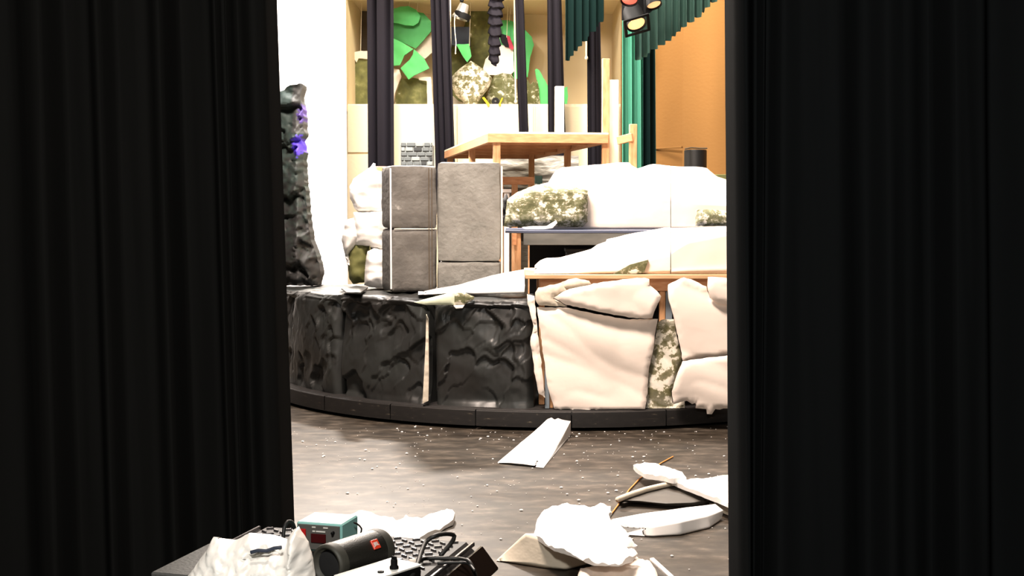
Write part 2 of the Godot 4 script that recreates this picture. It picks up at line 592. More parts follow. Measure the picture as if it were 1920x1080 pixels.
func _ready() -> void:
	rng.seed = 7
	nz.seed = 5
	nz.frequency = 0.01
	nz.fractal_octaves = 3
	soft.seed = 21
	soft.frequency = 0.01
	soft.fractal_type = FastNoiseLite.FRACTAL_NONE
	cell.noise_type = FastNoiseLite.TYPE_CELLULAR
	cell.seed = 9
	cell.frequency = 0.01
	cell.fractal_type = FastNoiseLite.FRACTAL_NONE
	cell.cellular_return_type = FastNoiseLite.RETURN_DISTANCE
	# --- camera, sky, exposure
	var cam := Camera3D.new()
	cam.name = "camera"
	cam.fov = rad_to_deg(2.0 * atan(540.0 / FOC))
	cam.position = EYE
	cam.rotation = Vector3(-PITCH, 0, 0)
	cam.near = 0.05
	cam.far = 60
	add_child(cam)
	cam.current = true
	var we := WorldEnvironment.new()
	we.name = "environment"
	var env := Environment.new()
	env.background_mode = Environment.BG_COLOR
	env.background_color = Color(0.01, 0.01, 0.012)
	env.tonemap_mode = Environment.TONE_MAPPER_LINEAR
	env.tonemap_exposure = 1.0
	env.sdfgi_enabled = true
	env.ssao_enabled = true
	env.ssil_enabled = true
	we.environment = env
	add_child(we)
	make_materials()
	# --- light
	flood("large flood light hanging over the middle of the revolve", Vector3(0.9, 5.9, -11.0), Vector3(0.9, 0, -11.0), Vector2(2.6, 1.6), 56, Color(1, 0.96, 0.91))
	flood("flood light hanging over the stage edge, tilted at the revolve", Vector3(-0.9, 5.5, -6.2), Vector3(0.5, 0.6, -9.0), Vector2(1.6, 0.8), 84, Color(1, 0.92, 0.86))
	flood("flood light hanging high at the back, tilted at the back wall", Vector3(0.3, 5.7, -13.9), Vector3(0.4, 2.4, -16.5), Vector2(1.6, 0.8), 46, Color(1, 0.95, 0.87))
	flood("strong flood light high in the back left corner of the stage", Vector3(-1.5, 4.7, -12.7), Vector3(0.3, 0.3, -8.4), Vector2(0.3, 0.2), 78, Color(1, 0.95, 0.9))
	flood("flood light hanging left of the revolve, tilted at the white wall", Vector3(-1.6, 5.3, -10.4), Vector3(-2.6, 2.2, -13.4), Vector2(0.8, 0.6), 60, Color(1, 0.97, 0.95))
	flood("small work light hanging behind the black curtains in the wing", Vector3(-0.3, 3.4, 0.6), Vector3(-0.3, 0.8, -2.6), Vector2(0.5, 0.4), 15, Color(1, 0.98, 0.95))
	setting()
	revolve()
	black_rocks()
	blocks_and_spire()
	front_table()
	second_table()
	tall_platform()
	loft_store()
	hangings()
	floor_pieces()
	wing()

# ---------------------------------------------------------------- the room
func setting() -> void:
	var b := MB.new()
	b.box(Vector3(0, -0.1, -8), Vector3(13, 0.2, 23), 0.01)
	struct("floor", b, M.floor)
	b = MB.new()
	b.box(Vector3(0, 6.6, -8), Vector3(13, 0.2, 23), 0.01)
	struct("ceiling", b, M.ceiling)
	b = MB.new()
	b.box(Vector3(0, 3.25, 3.1), Vector3(13, 6.5, 0.2), 0.01)
	struct("wall_wing", b, M.dark_wall)
	b = MB.new()
	b.box(Vector3(-6.1, 3.25, -8), Vector3(0.2, 6.5, 22), 0.01)
	struct("wall_left", b, M.dark_wall)
	b = MB.new()
	b.box(Vector3(6.1, 3.25, -8), Vector3(0.2, 6.5, 22), 0.01)
	struct("wall_outer_right", b, M.dark_wall)
	# white wall with a rounded end on the left
	b = MB.new()
	var xe := -1.935
	b.box(Vector3((-6.0 + xe) / 2, 3.25, -13.5), Vector3(xe + 6.0, 6.5, 0.4), 0.005)
	struct("wall_white", b, M.white_wall)
	b = MB.new()
	b.lathe([Vector2(0.2, 0), Vector2(0.2, 6.5)], Vector3(xe, 0, -13.5), Basis(), 48)
	struct("trim_1", b, M.white_wall)
	# back wall with the storage opening
	var lip := P(900, 195, 16.5).y
	var top := P(900, 27, 18.3).y
	var xl := (650.0 - 960) / FOC * 16.5
	var xr := (1166.0 - 960) / FOC * 16.5
	b = MB.new()
	b.box(Vector3((xl + xr) / 2, lip / 2 - 0.02, -16.6), Vector3(xr - xl + 0.6, lip - 0.04, 0.2), 0.004)
	var bw := struct("wall_back", b, M.cream)
	b = MB.new()
	b.box(Vector3((xl + xr) / 2, top + 1.2, -16.6), Vector3(xr - xl + 6.0, 6.5 - top - 0.05 + 0.3, 0.2), 0.004)
	struct("wall_back_upper", b, M.cream)
	b = MB.new()
	b.box(Vector3(xl - 2.0, 3.25, -16.6), Vector3(4.0, 6.5, 0.2), 0.004)
	struct("wall_back_left", b, M.cream)
	# panel joints of the lower back wall: flush boards
	for r in [[652, 690, 197, 286], [652, 690, 290, 420], [738, 812, 197, 420], [858, 1000, 200, 420], [1003, 1162, 200, 420]]:
		b = MB.new()
		var p0 := P(r[0], r[3], 16.48)
		var p1 := P(r[1], r[2], 16.48)
		b.box((p0 + p1) / 2, Vector3(p1.x - p0.x, p1.y - p0.y, 0.03), 0.004)
		struct("panel", b, M.cream, bw)
	b = MB.new()
	b.box(Vector3((xl + xr) / 2, lip - 0.02, -17.45), Vector3(xr - xl + 0.1, 0.04, 1.9), 0.004)
	struct("trim_2", b, M.whitewood)
	b = MB.new()
	b.box(Vector3((xl + xr) / 2, (lip + top) / 2, -18.4), Vector3(xr - xl + 0.6, top - lip + 0.3, 0.2), 0.004)
	struct("wall_niche_back", b, M.niche)
	b = MB.new()
	b.box(Vector3(xl - 0.05 + 0.03, (lip + top) / 2, -17.4), Vector3(0.1, top - lip + 0.2, 1.9), 0.004)
	struct("wall_niche_left", b, M.niche)
	b = MB.new()
	b.box(Vector3(xr + 0.05, (lip + top) / 2, -17.4), Vector3(0.1, top - lip + 0.2, 1.9), 0.004)
	struct("wall_niche_right", b, M.niche)
	b = MB.new()
	b.box(Vector3((xl + xr) / 2, top + 0.05, -17.4), Vector3(xr - xl + 0.3, 0.1, 1.9), 0.004)
	struct("ceiling_niche", b, M.niche)
	# orange walls on the right, meeting in a corner
	var ca := Vector3((1278.0 - 960) / FOC * 15.6, 0, -15.6)
	var cb := Vector3((1120.0 - 960) / FOC * 16.45, 0, -16.45)
	var cc := Vector3((1278.0 - 960) / FOC * 15.6 + 3.6, 0, -13.2)
	var k := 0
	for e in [[cb, ca], [ca, cc]]:
		var d: Vector3 = e[1] - e[0]
		var u := d.normalized()
		var w := Vector3(u.z, 0, -u.x)
		if w.z > 0: w = -w
		b = MB.new()
		if k == 0: b.box((e[0] + e[1]) / 2 + w * 0.08 + Vector3(0.16, 3.25, 0) + u * 0.0, Vector3(d.length() - 0.32, 6.5, 0.16), 0.003, Basis(u, Vector3.UP, u.cross(Vector3.UP)))
		else: b.box((e[0] + e[1]) / 2 + w * 0.08 + Vector3(0, 3.25, 0), Vector3(d.length(), 6.5, 0.16), 0.003, Basis(u, Vector3.UP, u.cross(Vector3.UP)))
		struct(["wall_orange_back", "wall_orange_right"][k], b, M.orange)
		k += 1
	b = MB.new()
	var ty := P(1255, 278, 15.9).y
	b.bar(Vector3(ca.x, ty, ca.z) + Vector3(-0.005, 0, 0.012), Vector3(cb.x + 0.5, ty, cb.z) + Vector3(0, 0, 0.25), 0.02, 0.03, Vector3.UP)
	struct("trim_3", b, M.orange)

# ---------------------------------------------------------------- revolve
func revolve() -> void:
	var t := thing("revolving_stage", "low round black revolving stage carrying the rocks and tables", "stage platform", RC)
	var b := MB.new()
	b.lathe([Vector2(0, 0.105), Vector2(RR - 0.03, 0.105), Vector2(RR - 0.03, 0.105), Vector2(RR - 0.03, DECK - 0.004), Vector2(RR - 0.034, DECK), Vector2(RR - 0.034, DECK), Vector2(0, DECK)], RC, Basis(), 96)
	obj("deck", b, M.deck, t)
	var n := 24
	for i in n:
		var a0 := TAU * (i + 0.006) / n
		var a1 := TAU * (i + 0.994) / n
		b = MB.new()
		var prof := [Vector2(RR - 0.03, 0.025), Vector2(RR, 0.025), Vector2(RR, 0.025), Vector2(RR, 0.125), Vector2(RR - 0.006, DECK - 0.002), Vector2(RR - 0.03, DECK - 0.002), Vector2(RR - 0.03, DECK - 0.002), Vector2(RR - 0.03, 0.025)]
		var rings := []
		for s in 7:
			var a := lerpf(a0, a1, s / 6.0)
			var ring := []
			for q in prof: ring.append(b.vert(RC + Vector3(sin(a) * q.x, q.y, cos(a) * q.x)))
			rings.append(ring)
		for s in 6:
			for q in prof.size() - 1: b.quad(rings[s][q], rings[s + 1][q], rings[s + 1][q + 1], rings[s][q + 1])
		obj("rim_board", b, M.rim, t)
	for i in 16:
		var a := TAU * (i + 0.35) / 16
		b = MB.new()
		var o := RC + Vector3(sin(a), 0, cos(a)) * (RR - 0.09)
		var u := Vector3(sin(a), 0, cos(a))
		b.lathe([Vector2(0, -0.012), Vector2(0.04, -0.012), Vector2(0.045, -0.008), Vector2(0.045, 0.008), Vector2(0.04, 0.012), Vector2(0, 0.012)], o + Vector3(0, 0.045, 0), Basis(u.cross(Vector3.UP).normalized(), u, Vector3.UP), 16)
		b.box(o + Vector3(0, 0.092, 0), Vector3(0.05, 0.025, 0.05), 0.003)
		obj("caster", b, M.rubber, t)

# ---------------------------------------------------------------- carved black rocks along the rim
func scoop(p: Vector3, s: float) -> float:
	var wx := nz.get_noise_3d(p.x * 60, p.y * 60, p.z * 60) * 0.2
	var wy := nz.get_noise_3d(p.x * 60 + 90, p.y * 60, p.z * 60) * 0.2
	var d := cell.get_noise_3d((p.x + wx) * s * 0.8, (p.y + wy) * s, p.z * s * 0.8)
	return d + 1.0          # 0 in the middle of a scoop, about 1 at the ridges between

func rock(label: String, f0: float, f1: float, h: float, depth: float, gouges: Gouges) -> MeshInstance3D:
	var mb := MB.new()
	var prof := []
	var r0 := RR - 0.06
	for i in 56: prof.append([r0 - 0.04 * pow(1.0 - i / 55.0, 3), lerpf(DECK, h - 0.07, i / 55.0), Vector2(1, 0)])
	for i in range(1, 14):
		var a := PI / 2 * i / 13.0
		prof.append([r0 - 0.07 + 0.07 * cos(a), h - 0.07 + 0.07 * sin(a), Vector2(cos(a), sin(a))])
	for i in range(1, 22): prof.append([lerpf(r0 - 0.07, r0 - depth, i / 21.0), h, Vector2(0, 1)])
	for i in range(1, 6): prof.append([r0 - depth, lerpf(h, DECK, i / 5.0), Vector2(-1, 0)])
	var along := [0.0]
	for i in range(1, prof.size()): along.append(along[-1] + Vector2(prof[i][0] - prof[i - 1][0], prof[i][1] - prof[i - 1][1]).length())
	var n := maxi(30, int((f1 - f0) * 5.0))
	var idx := []
	for i in n + 1:
		var u := float(i) / n
		var row := []
		var end := minf(u, 1.0 - u) * (f1 - f0) * 0.042
		var lip := pow(1.0 - clampf(end / 0.05, 0, 1), 2)
		for k in prof.size():
			var q: Array = prof[k]
			var a := deg_to_rad(lerpf(f0, f1, u))
			var r: float = q[0]
			var p := RC + Vector3(sin(a) * r, q[1], cos(a) * r)
			var dir: Vector2 = q[2]
			var nn := Vector3(sin(a) * dir.x, dir.y, cos(a) * dir.x)
			var foot := clampf((q[1] - DECK) / 0.04, 0.0, 1.0)
			var dd := 0.03 * nz.get_noise_3d(p.x * 130, p.y * 130, p.z * 130) + 0.003 * nz.get_noise_3d(p.x * 1500, p.y * 900, p.z * 1500)
			if dir.x > -0.5: dd -= gouges.depth(Vector2((a - deg_to_rad(f0)) * RR, along[k])) * (1.0 if dir.y < 0.5 else 0.45)
			if dir.y > 0.9: dd *= 0.5
			dd = dd * (0.3 + 0.7 * foot) - 0.05 * lip * (1.0 - dir.y)
			row.append(mb.vert(p + nn * (dd - 0.005)))
		idx.append(row)
	for i in n:
		for k in prof.size() - 1:
			mb.quad(idx[i][k], idx[i + 1][k], idx[i + 1][k + 1], idx[i][k + 1])
	for e in [0, n]:
		var pts := []
		for k in prof.size(): pts.append(mb.v[idx[e][k]])
		var c := Vector3.ZERO
		for p in pts: c += p
		c /= pts.size()
		var m := mb.vert(c)
		for k in pts.size():
			var a := mb.vert(pts[k])
			var b := mb.vert(pts[(k + 1) % pts.size()])
			if e == n: mb.tri(m, a, b)
			else: mb.tri(m, b, a)
	var o := obj("carved_rock", mb, M.rock)
	tag(o, label, "stage rock", "carved black rocks along the rim")
	return o

func black_rocks() -> void:
	var g := Gouges.new()
	g.fill(rng, Vector2(0, -0.1), Vector2(1.4, 1.5), 46, 0.07, 0.13, 3.0, 4, 8, 0.09)
	g.fill(rng, Vector2(0, -0.1), Vector2(1.4, 1.5), 40, 0.03, 0.07, 2.0, 10, 20, 0.04)
	rock("carved black foam rock at the rim half behind the left curtain, under the tall spire", -76, -44.6, 0.875, 1.2, g)
	g = Gouges.new()
	g.fill(rng, Vector2(0, -0.05), Vector2(0.84, 1.6), 34, 0.1, 0.19, 1.5, 15, 35, 0.1)
	g.fill(rng, Vector2(0, -0.05), Vector2(0.84, 1.6), 40, 0.04, 0.09, 1.6, 20, 40, 0.045)
	rock("wide carved black foam rock under the grey blocks, between two rocks", -43.6, -24.6, 0.885, 1.1, g)
	g = Gouges.new()
	g.fill(rng, Vector2(0, -0.05), Vector2(0.78, 1.6), 34, 0.09, 0.17, 1.7, 35, 22, 0.1)
	g.fill(rng, Vector2(0.3, 0.3), Vector2(0.78, 1.0), 22, 0.04, 0.08, 2.6, 50, 16, 0.05)
	rock("carved black foam rock with rippled scoops, next to the white torn foam edge", -23.2, -6.2, 0.885, 0.72, g)
	# bare foam showing in the joint
	var o := obj("foam_strip", upright("799,590 803,600 804,700 803,752 792,757 795,700 798,640", drim(798, RR) + 0.02, 0.05, 4, 0.004, 0.006, 4), M.foam_beige)
	tag(o, "narrow bare white foam strip standing in the joint between two black rocks", "foam strip")

# ---------------------------------------------------------------- grey blocks, spire, foam stalagmite
func blocks_and_spire() -> void:
	var h := 0.87
	# tall spire on the left
	var mb := MB.new()
	var d := 10.1
	var gg := Gouges.new()
	gg.wob = 0.12
	gg.fill(rng, Vector2(470, 150), Vector2(605, 560), 60, 9, 22, 1.5, 160, 40, 0.16)
	gg.fill(rng, Vector2(470, 150), Vector2(605, 560), 90, 4, 9, 1.6, 170, 60, 0.07)
	var purple := func(p):
		var e1 := Vector2((p.x - 561) / 10.0, (p.y - 212) / 20.0).length() + nz.get_noise_2d(p.x * 20, p.y * 20) * 0.4
		var e2 := Vector2((p.x - 557) / 14.0, (p.y - 272) / 21.0).length() + nz.get_noise_2d(p.x * 20, p.y * 20) * 0.4
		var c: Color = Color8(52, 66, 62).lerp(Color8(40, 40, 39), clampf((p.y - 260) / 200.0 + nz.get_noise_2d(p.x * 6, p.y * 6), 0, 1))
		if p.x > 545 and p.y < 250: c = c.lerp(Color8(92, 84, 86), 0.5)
		if e1 < 0.8: c = Color8(84, 66, 140)
		if e2 < 0.85: c = Color8(84, 60, 205)
		return c.srgb_to_linear()
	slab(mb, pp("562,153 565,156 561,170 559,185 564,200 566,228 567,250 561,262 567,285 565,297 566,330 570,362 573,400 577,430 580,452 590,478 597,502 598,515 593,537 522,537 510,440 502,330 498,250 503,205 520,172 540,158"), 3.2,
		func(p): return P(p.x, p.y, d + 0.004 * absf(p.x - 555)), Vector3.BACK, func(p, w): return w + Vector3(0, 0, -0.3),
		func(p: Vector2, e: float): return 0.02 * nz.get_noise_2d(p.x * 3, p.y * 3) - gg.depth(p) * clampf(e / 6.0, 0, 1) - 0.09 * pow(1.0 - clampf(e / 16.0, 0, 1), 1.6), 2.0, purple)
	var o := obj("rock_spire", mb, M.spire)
	tag(o, "tall carved grey rock spire with two purple paint patches on its edge", "stage rock")

	# grey block pair
	var yaw := deg_to_rad(17)
	var bas := Basis(Vector3.UP, yaw)
	var c1 := P(764.5, 548, 9.35)
	var hb := h + 0.02
	var t := thing("grey_block", "darker grey foam block column with two grooves, standing left of the pale one", "foam block", Vector3(c1.x, hb, c1.z - 0.15), "grey block columns")
	var wid := 0.345
	var dep := 0.36
	var top := P(768, 311, 9.35).y
	var mid := P(768, 429, 9.35).y
	var k := 0
	for r in [[hb, mid - 0.002], [mid + 0.002, top]]:
		mb = MB.new()
		carved_block(mb, Vector3(c1.x, (r[0] + r[1]) / 2, c1.z - 0.15), Vector3(wid, r[1] - r[0], dep), bas, 0.006, 3.0 + k)
		obj(["lower_block", "upper_block"][k], mb, M.block, t)
		k += 1
	for gx in [0.108, 0.13]:
		mb = MB.new()
		mb.box(Vector3(c1.x, (hb + top) / 2, c1.z - 0.15) + bas * Vector3(gx, 0, dep / 2 + 0.004), Vector3(0.006, top - hb - 0.03, 0.004), 0.001, bas)
		obj("groove_line", mb, M.brown, t)
	mb = MB.new()
	mb.box(Vector3(c1.x, mid, c1.z - 0.15) + bas * Vector3(0.0, 0, dep / 2 + 0.0035), Vector3(0.3, 0.006, 0.004), 0.001, bas)
	obj("bare_joint", mb, M.foam_warm, t)
	mb = MB.new()
	mb.box(Vector3(c1.x, (hb + top) / 2, c1.z - 0.15) + bas * Vector3(-wid / 2 - 0.001, 0, dep / 2 - 0.004), Vector3(0.012, top - hb - 0.04, 0.014), 0.003, bas)
	obj("bare_corner", mb, M.foam, t)
	var c2 := P(880, 545, 9.35)
	t = thing("grey_block", "paler grey foam block column with one low joint, standing on the right", "foam block", Vector3(c2.x, hb, c2.z - 0.2), "grey block columns")
	top = P(880, 304, 9.35).y
	mid = P(880, 491, 9.35).y
	k = 0
	for r in [[hb, mid - 0.002], [mid + 0.002, top]]:
		mb = MB.new()
		carved_block(mb, Vector3(c2.x - 0.002, (r[0] + r[1]) / 2, c2.z - 0.2), Vector3(0.462, r[1] - r[0], 0.4), Basis(Vector3.UP, 0.0), 0.008, 8.0 + k)
		obj(["lower_block", "upper_block"][k], mb, M.block_pale, t)
		k += 1
	mb = MB.new()
	mb.box(Vector3(c2.x + 0.238, (hb + top) / 2 + 0.02, c2.z - 0.03), Vector3(0.012, top - hb - 0.1, 0.03), 0.003)
	obj("bare_edge", mb, M.foam_warm, t)

	# white foam stalagmite behind the blocks
	t = thing("foam_stalagmite", "stack of carved white foam lumps leaning beside the grey blocks", "foam rock", P(680, 540, 9.95))
	var lumps := [
		["upper_lump", "697,305 700,318 720,322 722,395 708,402 690,400 672,402 662,390 654,372 652,350 660,335 678,322 692,312", 9.95, 0.24, "foam"],
		["middle_lump", "660,398 690,398 722,395 722,470 700,468 690,462 664,460 660,430", 9.9, 0.2, "foam"],
		["side_lump", "645,413 662,408 672,418 682,448 668,458 662,465 650,478 655,500 648,498 642,470 637,450", 9.93, 0.2, "foam"],
		["painted_lump", "662,446 672,452 690,462 690,482 684,530 660,534 652,525 650,505 648,482", 9.97, 0.2, "olive_plain"],
		["lower_lump", "686,472 700,466 726,470 726,542 690,540 680,536 682,500", 9.86, 0.24, "foam"],
	]
	for l in lumps:
		var dd: float = l[2]
		mb = MB.new()
		slab(mb, pp(l[1]), 4, func(p): return P(p.x, p.y, dd), Vector3.BACK, l[3],
			func(p: Vector2, e: float): return 0.05 * (scoop(Vector3(p.x / 260.0, p.y / 140.0, dd), 900.0) - 0.6) - 0.09 * pow(1.0 - clampf(e / 14.0, 0, 1), 2), 1.0)
		obj(l[0], mb, M[l[4]], t)
	mb = MB.new()
	mb.box(P(712, 322, 10.36), Vector3(0.13, 0.08, 0.2), 0.004)
	mb.box(P(708, 331, 10.36), Vector3(0.15, 0.03, 0.22), 0.004)
	mb.bar(P(712, 330, 10.36), Vector3(P(712, 330, 10.36).x, 0.9, -10.36), 0.08, 0.08)
	o = obj("wooden_post", mb, M.pine)
	tag(o, "short pine post with a square cap just behind the darker grey block", "wooden post")
	# flat chips on the rock top
	mb = lying("640,538 668,533 690,536 676,546 650,545", 0.915, 0.02, 4, 0.006, 0.01, 5)
	o = obj("rock_chip", mb, M.rock)
	tag(o, "thin dark chip lying on the rock in front of the foam stalagmite", "rock chip")

func carved_block(mb: MB, ctr: Vector3, size: Vector3, bas: Basis, amp: float, sd: float) -> void:
	# a box with slightly uneven faces and worn edges
	var h := size / 2
	for ax in 3:
		for s in [-1.0, 1.0]:
			var u := (ax + 1) % 3
			var w := (ax + 2) % 3
			var nu := 14
			var nv := 14
			mb.grid(nu, nv, func(a: float, b: float):
				var q := Vector3.ZERO
				q[ax] = s * h[ax]
				q[u] = lerpf(-h[u], h[u], a)
				q[w] = lerpf(-h[w], h[w], b)
				var e := minf(minf(a, 1 - a) * size[u], minf(b, 1 - b) * size[w])
				var worn := 0.012 * (0.6 + nz.get_noise_3d(q.x * 300 + sd * 50, q.y * 300, q.z * 300))
				var inner := Vector3(clampf(q.x, -h.x + 0.02, h.x - 0.02), clampf(q.y, -h.y + 0.02, h.y - 0.02), clampf(q.z, -h.z + 0.02, h.z - 0.02))
				if e < 0.001: q = q.lerp(inner, clampf(worn / 0.02, 0, 0.8))
				else: q[ax] += s * amp * nz.get_noise_3d(q.x * 220 + sd * 90, q.y * 220, q.z * 220)
				return ctr + bas * q, s < 0)

# ---------------------------------------------------------------- the near table and its foam skin
func front_table() -> void:
	var h := P(1100, 515, 8.7).y
	var df := 8.74
	var db := 9.72
	var t := thing("front_platform", "plywood topped platform clad in torn white foam sheets", "platform", Vector3(1.0, DECK, -9.2))
	var b := MB.new()
	var x0 := (985.0 - 960) / FOC * 8.7
	b.box(Vector3((x0 + 2.0) / 2, h - 0.014, -(df + db) / 2 + 0.03), Vector3(2.0 - x0, 0.028, db - df + 0.06), 0.003)
	obj("plywood_top", b, M.ply, t)
	for z in [df + 0.06, db - 0.05]:
		b = MB.new()
		b.box(Vector3((x0 + 2.0) / 2 + 0.03, h - 0.028 - 0.045, -z), Vector3(1.86 - x0, 0.088, 0.036), 0.003)
		obj("apron_beam", b, M.pine_rail, t)
	for xx in [x0 + 0.115, 1.04, 1.9]:
		for z in [df + 0.105, db - 0.095]:
			b = MB.new()
			b.bar(Vector3(xx, DECK + 0.002, -z), Vector3(xx, h - 0.03, -z), 0.04, 0.05)
			obj("leg", b, M.pine, t)
	b = MB.new()
	b.bar(Vector3(1.085, DECK + 0.002, -df - 0.1), Vector3(1.085, h - 0.03, -df - 0.1), 0.045, 0.05)
	obj("painted_leg", b, M.bluegrey, t)
	b = MB.new()
	b.bar(P(1026, 760, 8.66) * Vector3(1, 0, 1) + Vector3(0, DECK + 0.002, 0), P(1026, 690, 8.66), 0.03, 0.03)
	obj("painted_leg", b, M.bluegrey, t)
	b = MB.new()
	b.bar(P(1033, 760, 8.68) * Vector3(1, 0, 1) + Vector3(0, DECK + 0.002, 0), P(1033, 700, 8.68), 0.03, 0.03)
	obj("leg", b, M.pine, t)
	b = MB.new()
	b.box(Vector3(1.1, (h + DECK) / 2 - 0.03, -db + 0.03), Vector3(1.7, h - DECK - 0.12, 0.012), 0.002)
	obj("shade_backing", b, M.black, t)  # added black sheet, stands in for the shade behind the legs

	var skins := [
		["torn_edge_sheet", "988,552 1002,556 1008,620 1015,680 1022,747 1010,738 1003,704 998,664 994,640 1001,612 995,590 990,570", 0.03, "foam_warm", "narrow torn white foam sheet curling off the black rock's edge"],
		["folded_flap", "1004,549 1010,540 1053,531 1062,543 1050,552 1038,560 1064,575 1010,573 1003,560", 0.0, "foam_beige", "small folded beige foam flap at the platform's left corner"],
		["rounded_flap", "1053,530 1066,524 1081,522 1105,527 1108,532 1069,544 1060,541", 0.035, "foam_beige", "small rounded foam flap right under the plywood edge"],
		["wide_flap", "1038,559 1062,544 1127,530 1188,522 1209,521 1217,524 1218,534 1233,546 1240,556 1230,577 1223,597 1194,597 1151,590 1102,580 1062,572", -0.03, "foam_warm", "wide torn foam flap lying across the top of the large sheet"],
		["large_sheet", "1007,577 1062,577 1127,591 1175,599 1221,599 1234,599 1229,622 1226,653 1217,695 1214,738 1209,773 1102,774 1041,775 1036,757 1026,720 1017,653", 0.03, "foam_warm", "largest flat white foam sheet covering the platform's front"],
		["flaked_panel", "1234,604 1240,600 1264,599 1269,628 1278,671 1279,680 1267,714 1259,735 1261,757 1284,752 1285,768 1212,772 1215,726 1218,692 1227,653", 0.075, "olive_flaked", "olive green foam panel with flaked white paint, between white sheets"],
		["tall_piece", "1253,534 1268,527 1282,520 1304,527 1325,538 1332,558 1350,568 1400,577 1460,577 1460,672 1380,664 1330,670 1281,677 1273,637 1263,592 1253,558", 0.035, "foam_warm", "peaked white foam piece with creases right of the grey leg"],
		["corner_piece", "1328,519 1380,523 1460,523 1460,585 1380,574 1347,569 1332,557 1327,537", -0.01, "foam_warm", "rounded white foam piece in the upper corner by the right curtain"],
		["ragged_piece", "1281,678 1330,671 1380,666 1460,672 1460,768 1380,766 1342,768 1335,778 1326,777 1325,768 1305,766 1304,757 1298,758 1289,751 1264,759 1260,735 1267,712", -0.02, "foam_warm", "low white foam piece with a ragged hem hanging over the rim"],
	]
	for s in skins:
		var mb := MB.new()
		var push: float = s[2]
		slab(mb, pp(s[1]), 6.5, func(p): 
			var dd := minf(drim(p.x) + 0.03, 8.58) + push
			var w := P(p.x, p.y, dd)
			if dd > drim(p.x) - 0.01: w.y = maxf(w.y, DECK + 0.003)
			return w, Vector3.BACK, 0.024,
			func(p: Vector2, e: float): return 0.016 * soft.get_noise_2d(p.x * 0.3 + push * 900, p.y * 0.9 - p.x * 0.4) + 0.016 * pow(absf(soft.get_noise_2d(p.x * 0.3 + 70 + push * 500, p.y * 1.2 - p.x * 0.6)), 0.7) - 0.018 * pow(1.0 - clampf(e / 7.0, 0, 1), 2), 1.6)
		var o := obj(s[0], mb, M[s[3]])
		tag(o, s[4], "foam sheet", "foam sheets on the platform front")

	# long white ramp on the table, in two pieces that meet in a seam
	var zf := 8.78
	var zb := 9.62
	var ht := h + 0.002
	var fa := PackedVector3Array([on(ht, 1002, zf), on(ht, 1257, zf)])
	var fb := line_at("1002,512 1060,507 1136,498 1176,494 1215,486 1241,477 1257,474", zf)
	var fc := line_at("1003,497 1012,488 1023,483 1050,482 1080,474 1110,466 1119,459 1136,453 1138,448 1180,440 1215,434 1249,427 1257,427", zb)
	t = thing("snow_ramp", "long white foam ramp rising from the tail, with an olive patch", "foam terrain", Vector3(0.6, ht, -9.2), "white foam ramp pieces")
	var mb := MB.new()
	loft(mb, [fa, fb, fc, dropped(fc, ht)], 60, [5, 14, 4, 6], 0.035, 8.0)
	obj("ramp_body", mb, M.foam_warm, t)
	mb = upright("1150,514 1170,503 1182,496 1216,487 1208,511 1200,513", zf - 0.03, 0.05, 4, 0.004, 0.004, 3)
	obj("painted_patch", mb, M.olive_speck, t)
	fa = PackedVector3Array([on(ht, 1258.5, zf), on(ht, 1460, zf)])
	fb = line_at("1258,473 1277,458 1289,450 1330,441 1378,431 1460,428", zf)
	fc = line_at("1258,427 1300,426 1378,424 1460,424", zb)
	mb = MB.new()
	loft(mb, [fa, fb, fc, dropped(fc, ht)], 40, [8, 14, 4, 6], 0.03, 7.0)
	var o2 := obj("snow_ramp", mb, M.foam_warm)
	tag(o2, "taller end of the white foam ramp, beside the right curtain", "foam terrain", "white foam ramp pieces")

	# tail of the ramp on the black rock
	var hr := 0.90
	fa = PackedVector3Array([on(hr, 784, 9.0), on(hr, 890, 8.95), on(hr, 948, 8.95), on(hr, 983, 8.95)])
	fb = line_at("784,553 830,550 890,548 948,541 984,537", 8.95)
	fc = line_at("784,548 817,541 859,534 921,517 965,508 983,505", 9.22)
	mb = MB.new()
	loft(mb, [fa, fb, fc, dropped(fc, hr)], 40, [3, 10, 4, 5], 0.012, 9.0)
	var o3 := obj("snow_tail", mb, M.foam)
	tag(o3, "flat white foam tail lying on the black rock in front of the pale block", "foam terrain")
	t = thing("leaf_shard", "pointed foam shard, pale green with a flaked olive end, over the rock edge", "foam shard", P(835, 570, 8.66))
	mb = upright("776,567 802,560 838,551 852,550 852,572 848,572 798,572", 8.68, 0.04, 4, 0.004, 0.012, 8)
	obj("pale_blade", mb, M.foam_pale, t)
	mb = upright("852,550 869,549 889,557 888,562 871,571 852,572", 8.68, 0.04, 3.5, 0.004, 0.012, 6)
	obj("flaked_end", mb, M.olive_speck, t)
	mb = upright("850,573 871,572 867,578 855,579", 8.67, 0.03, 3, 0.002, 0.005, 3)
	obj("torn_tip", mb, M.foam, t)

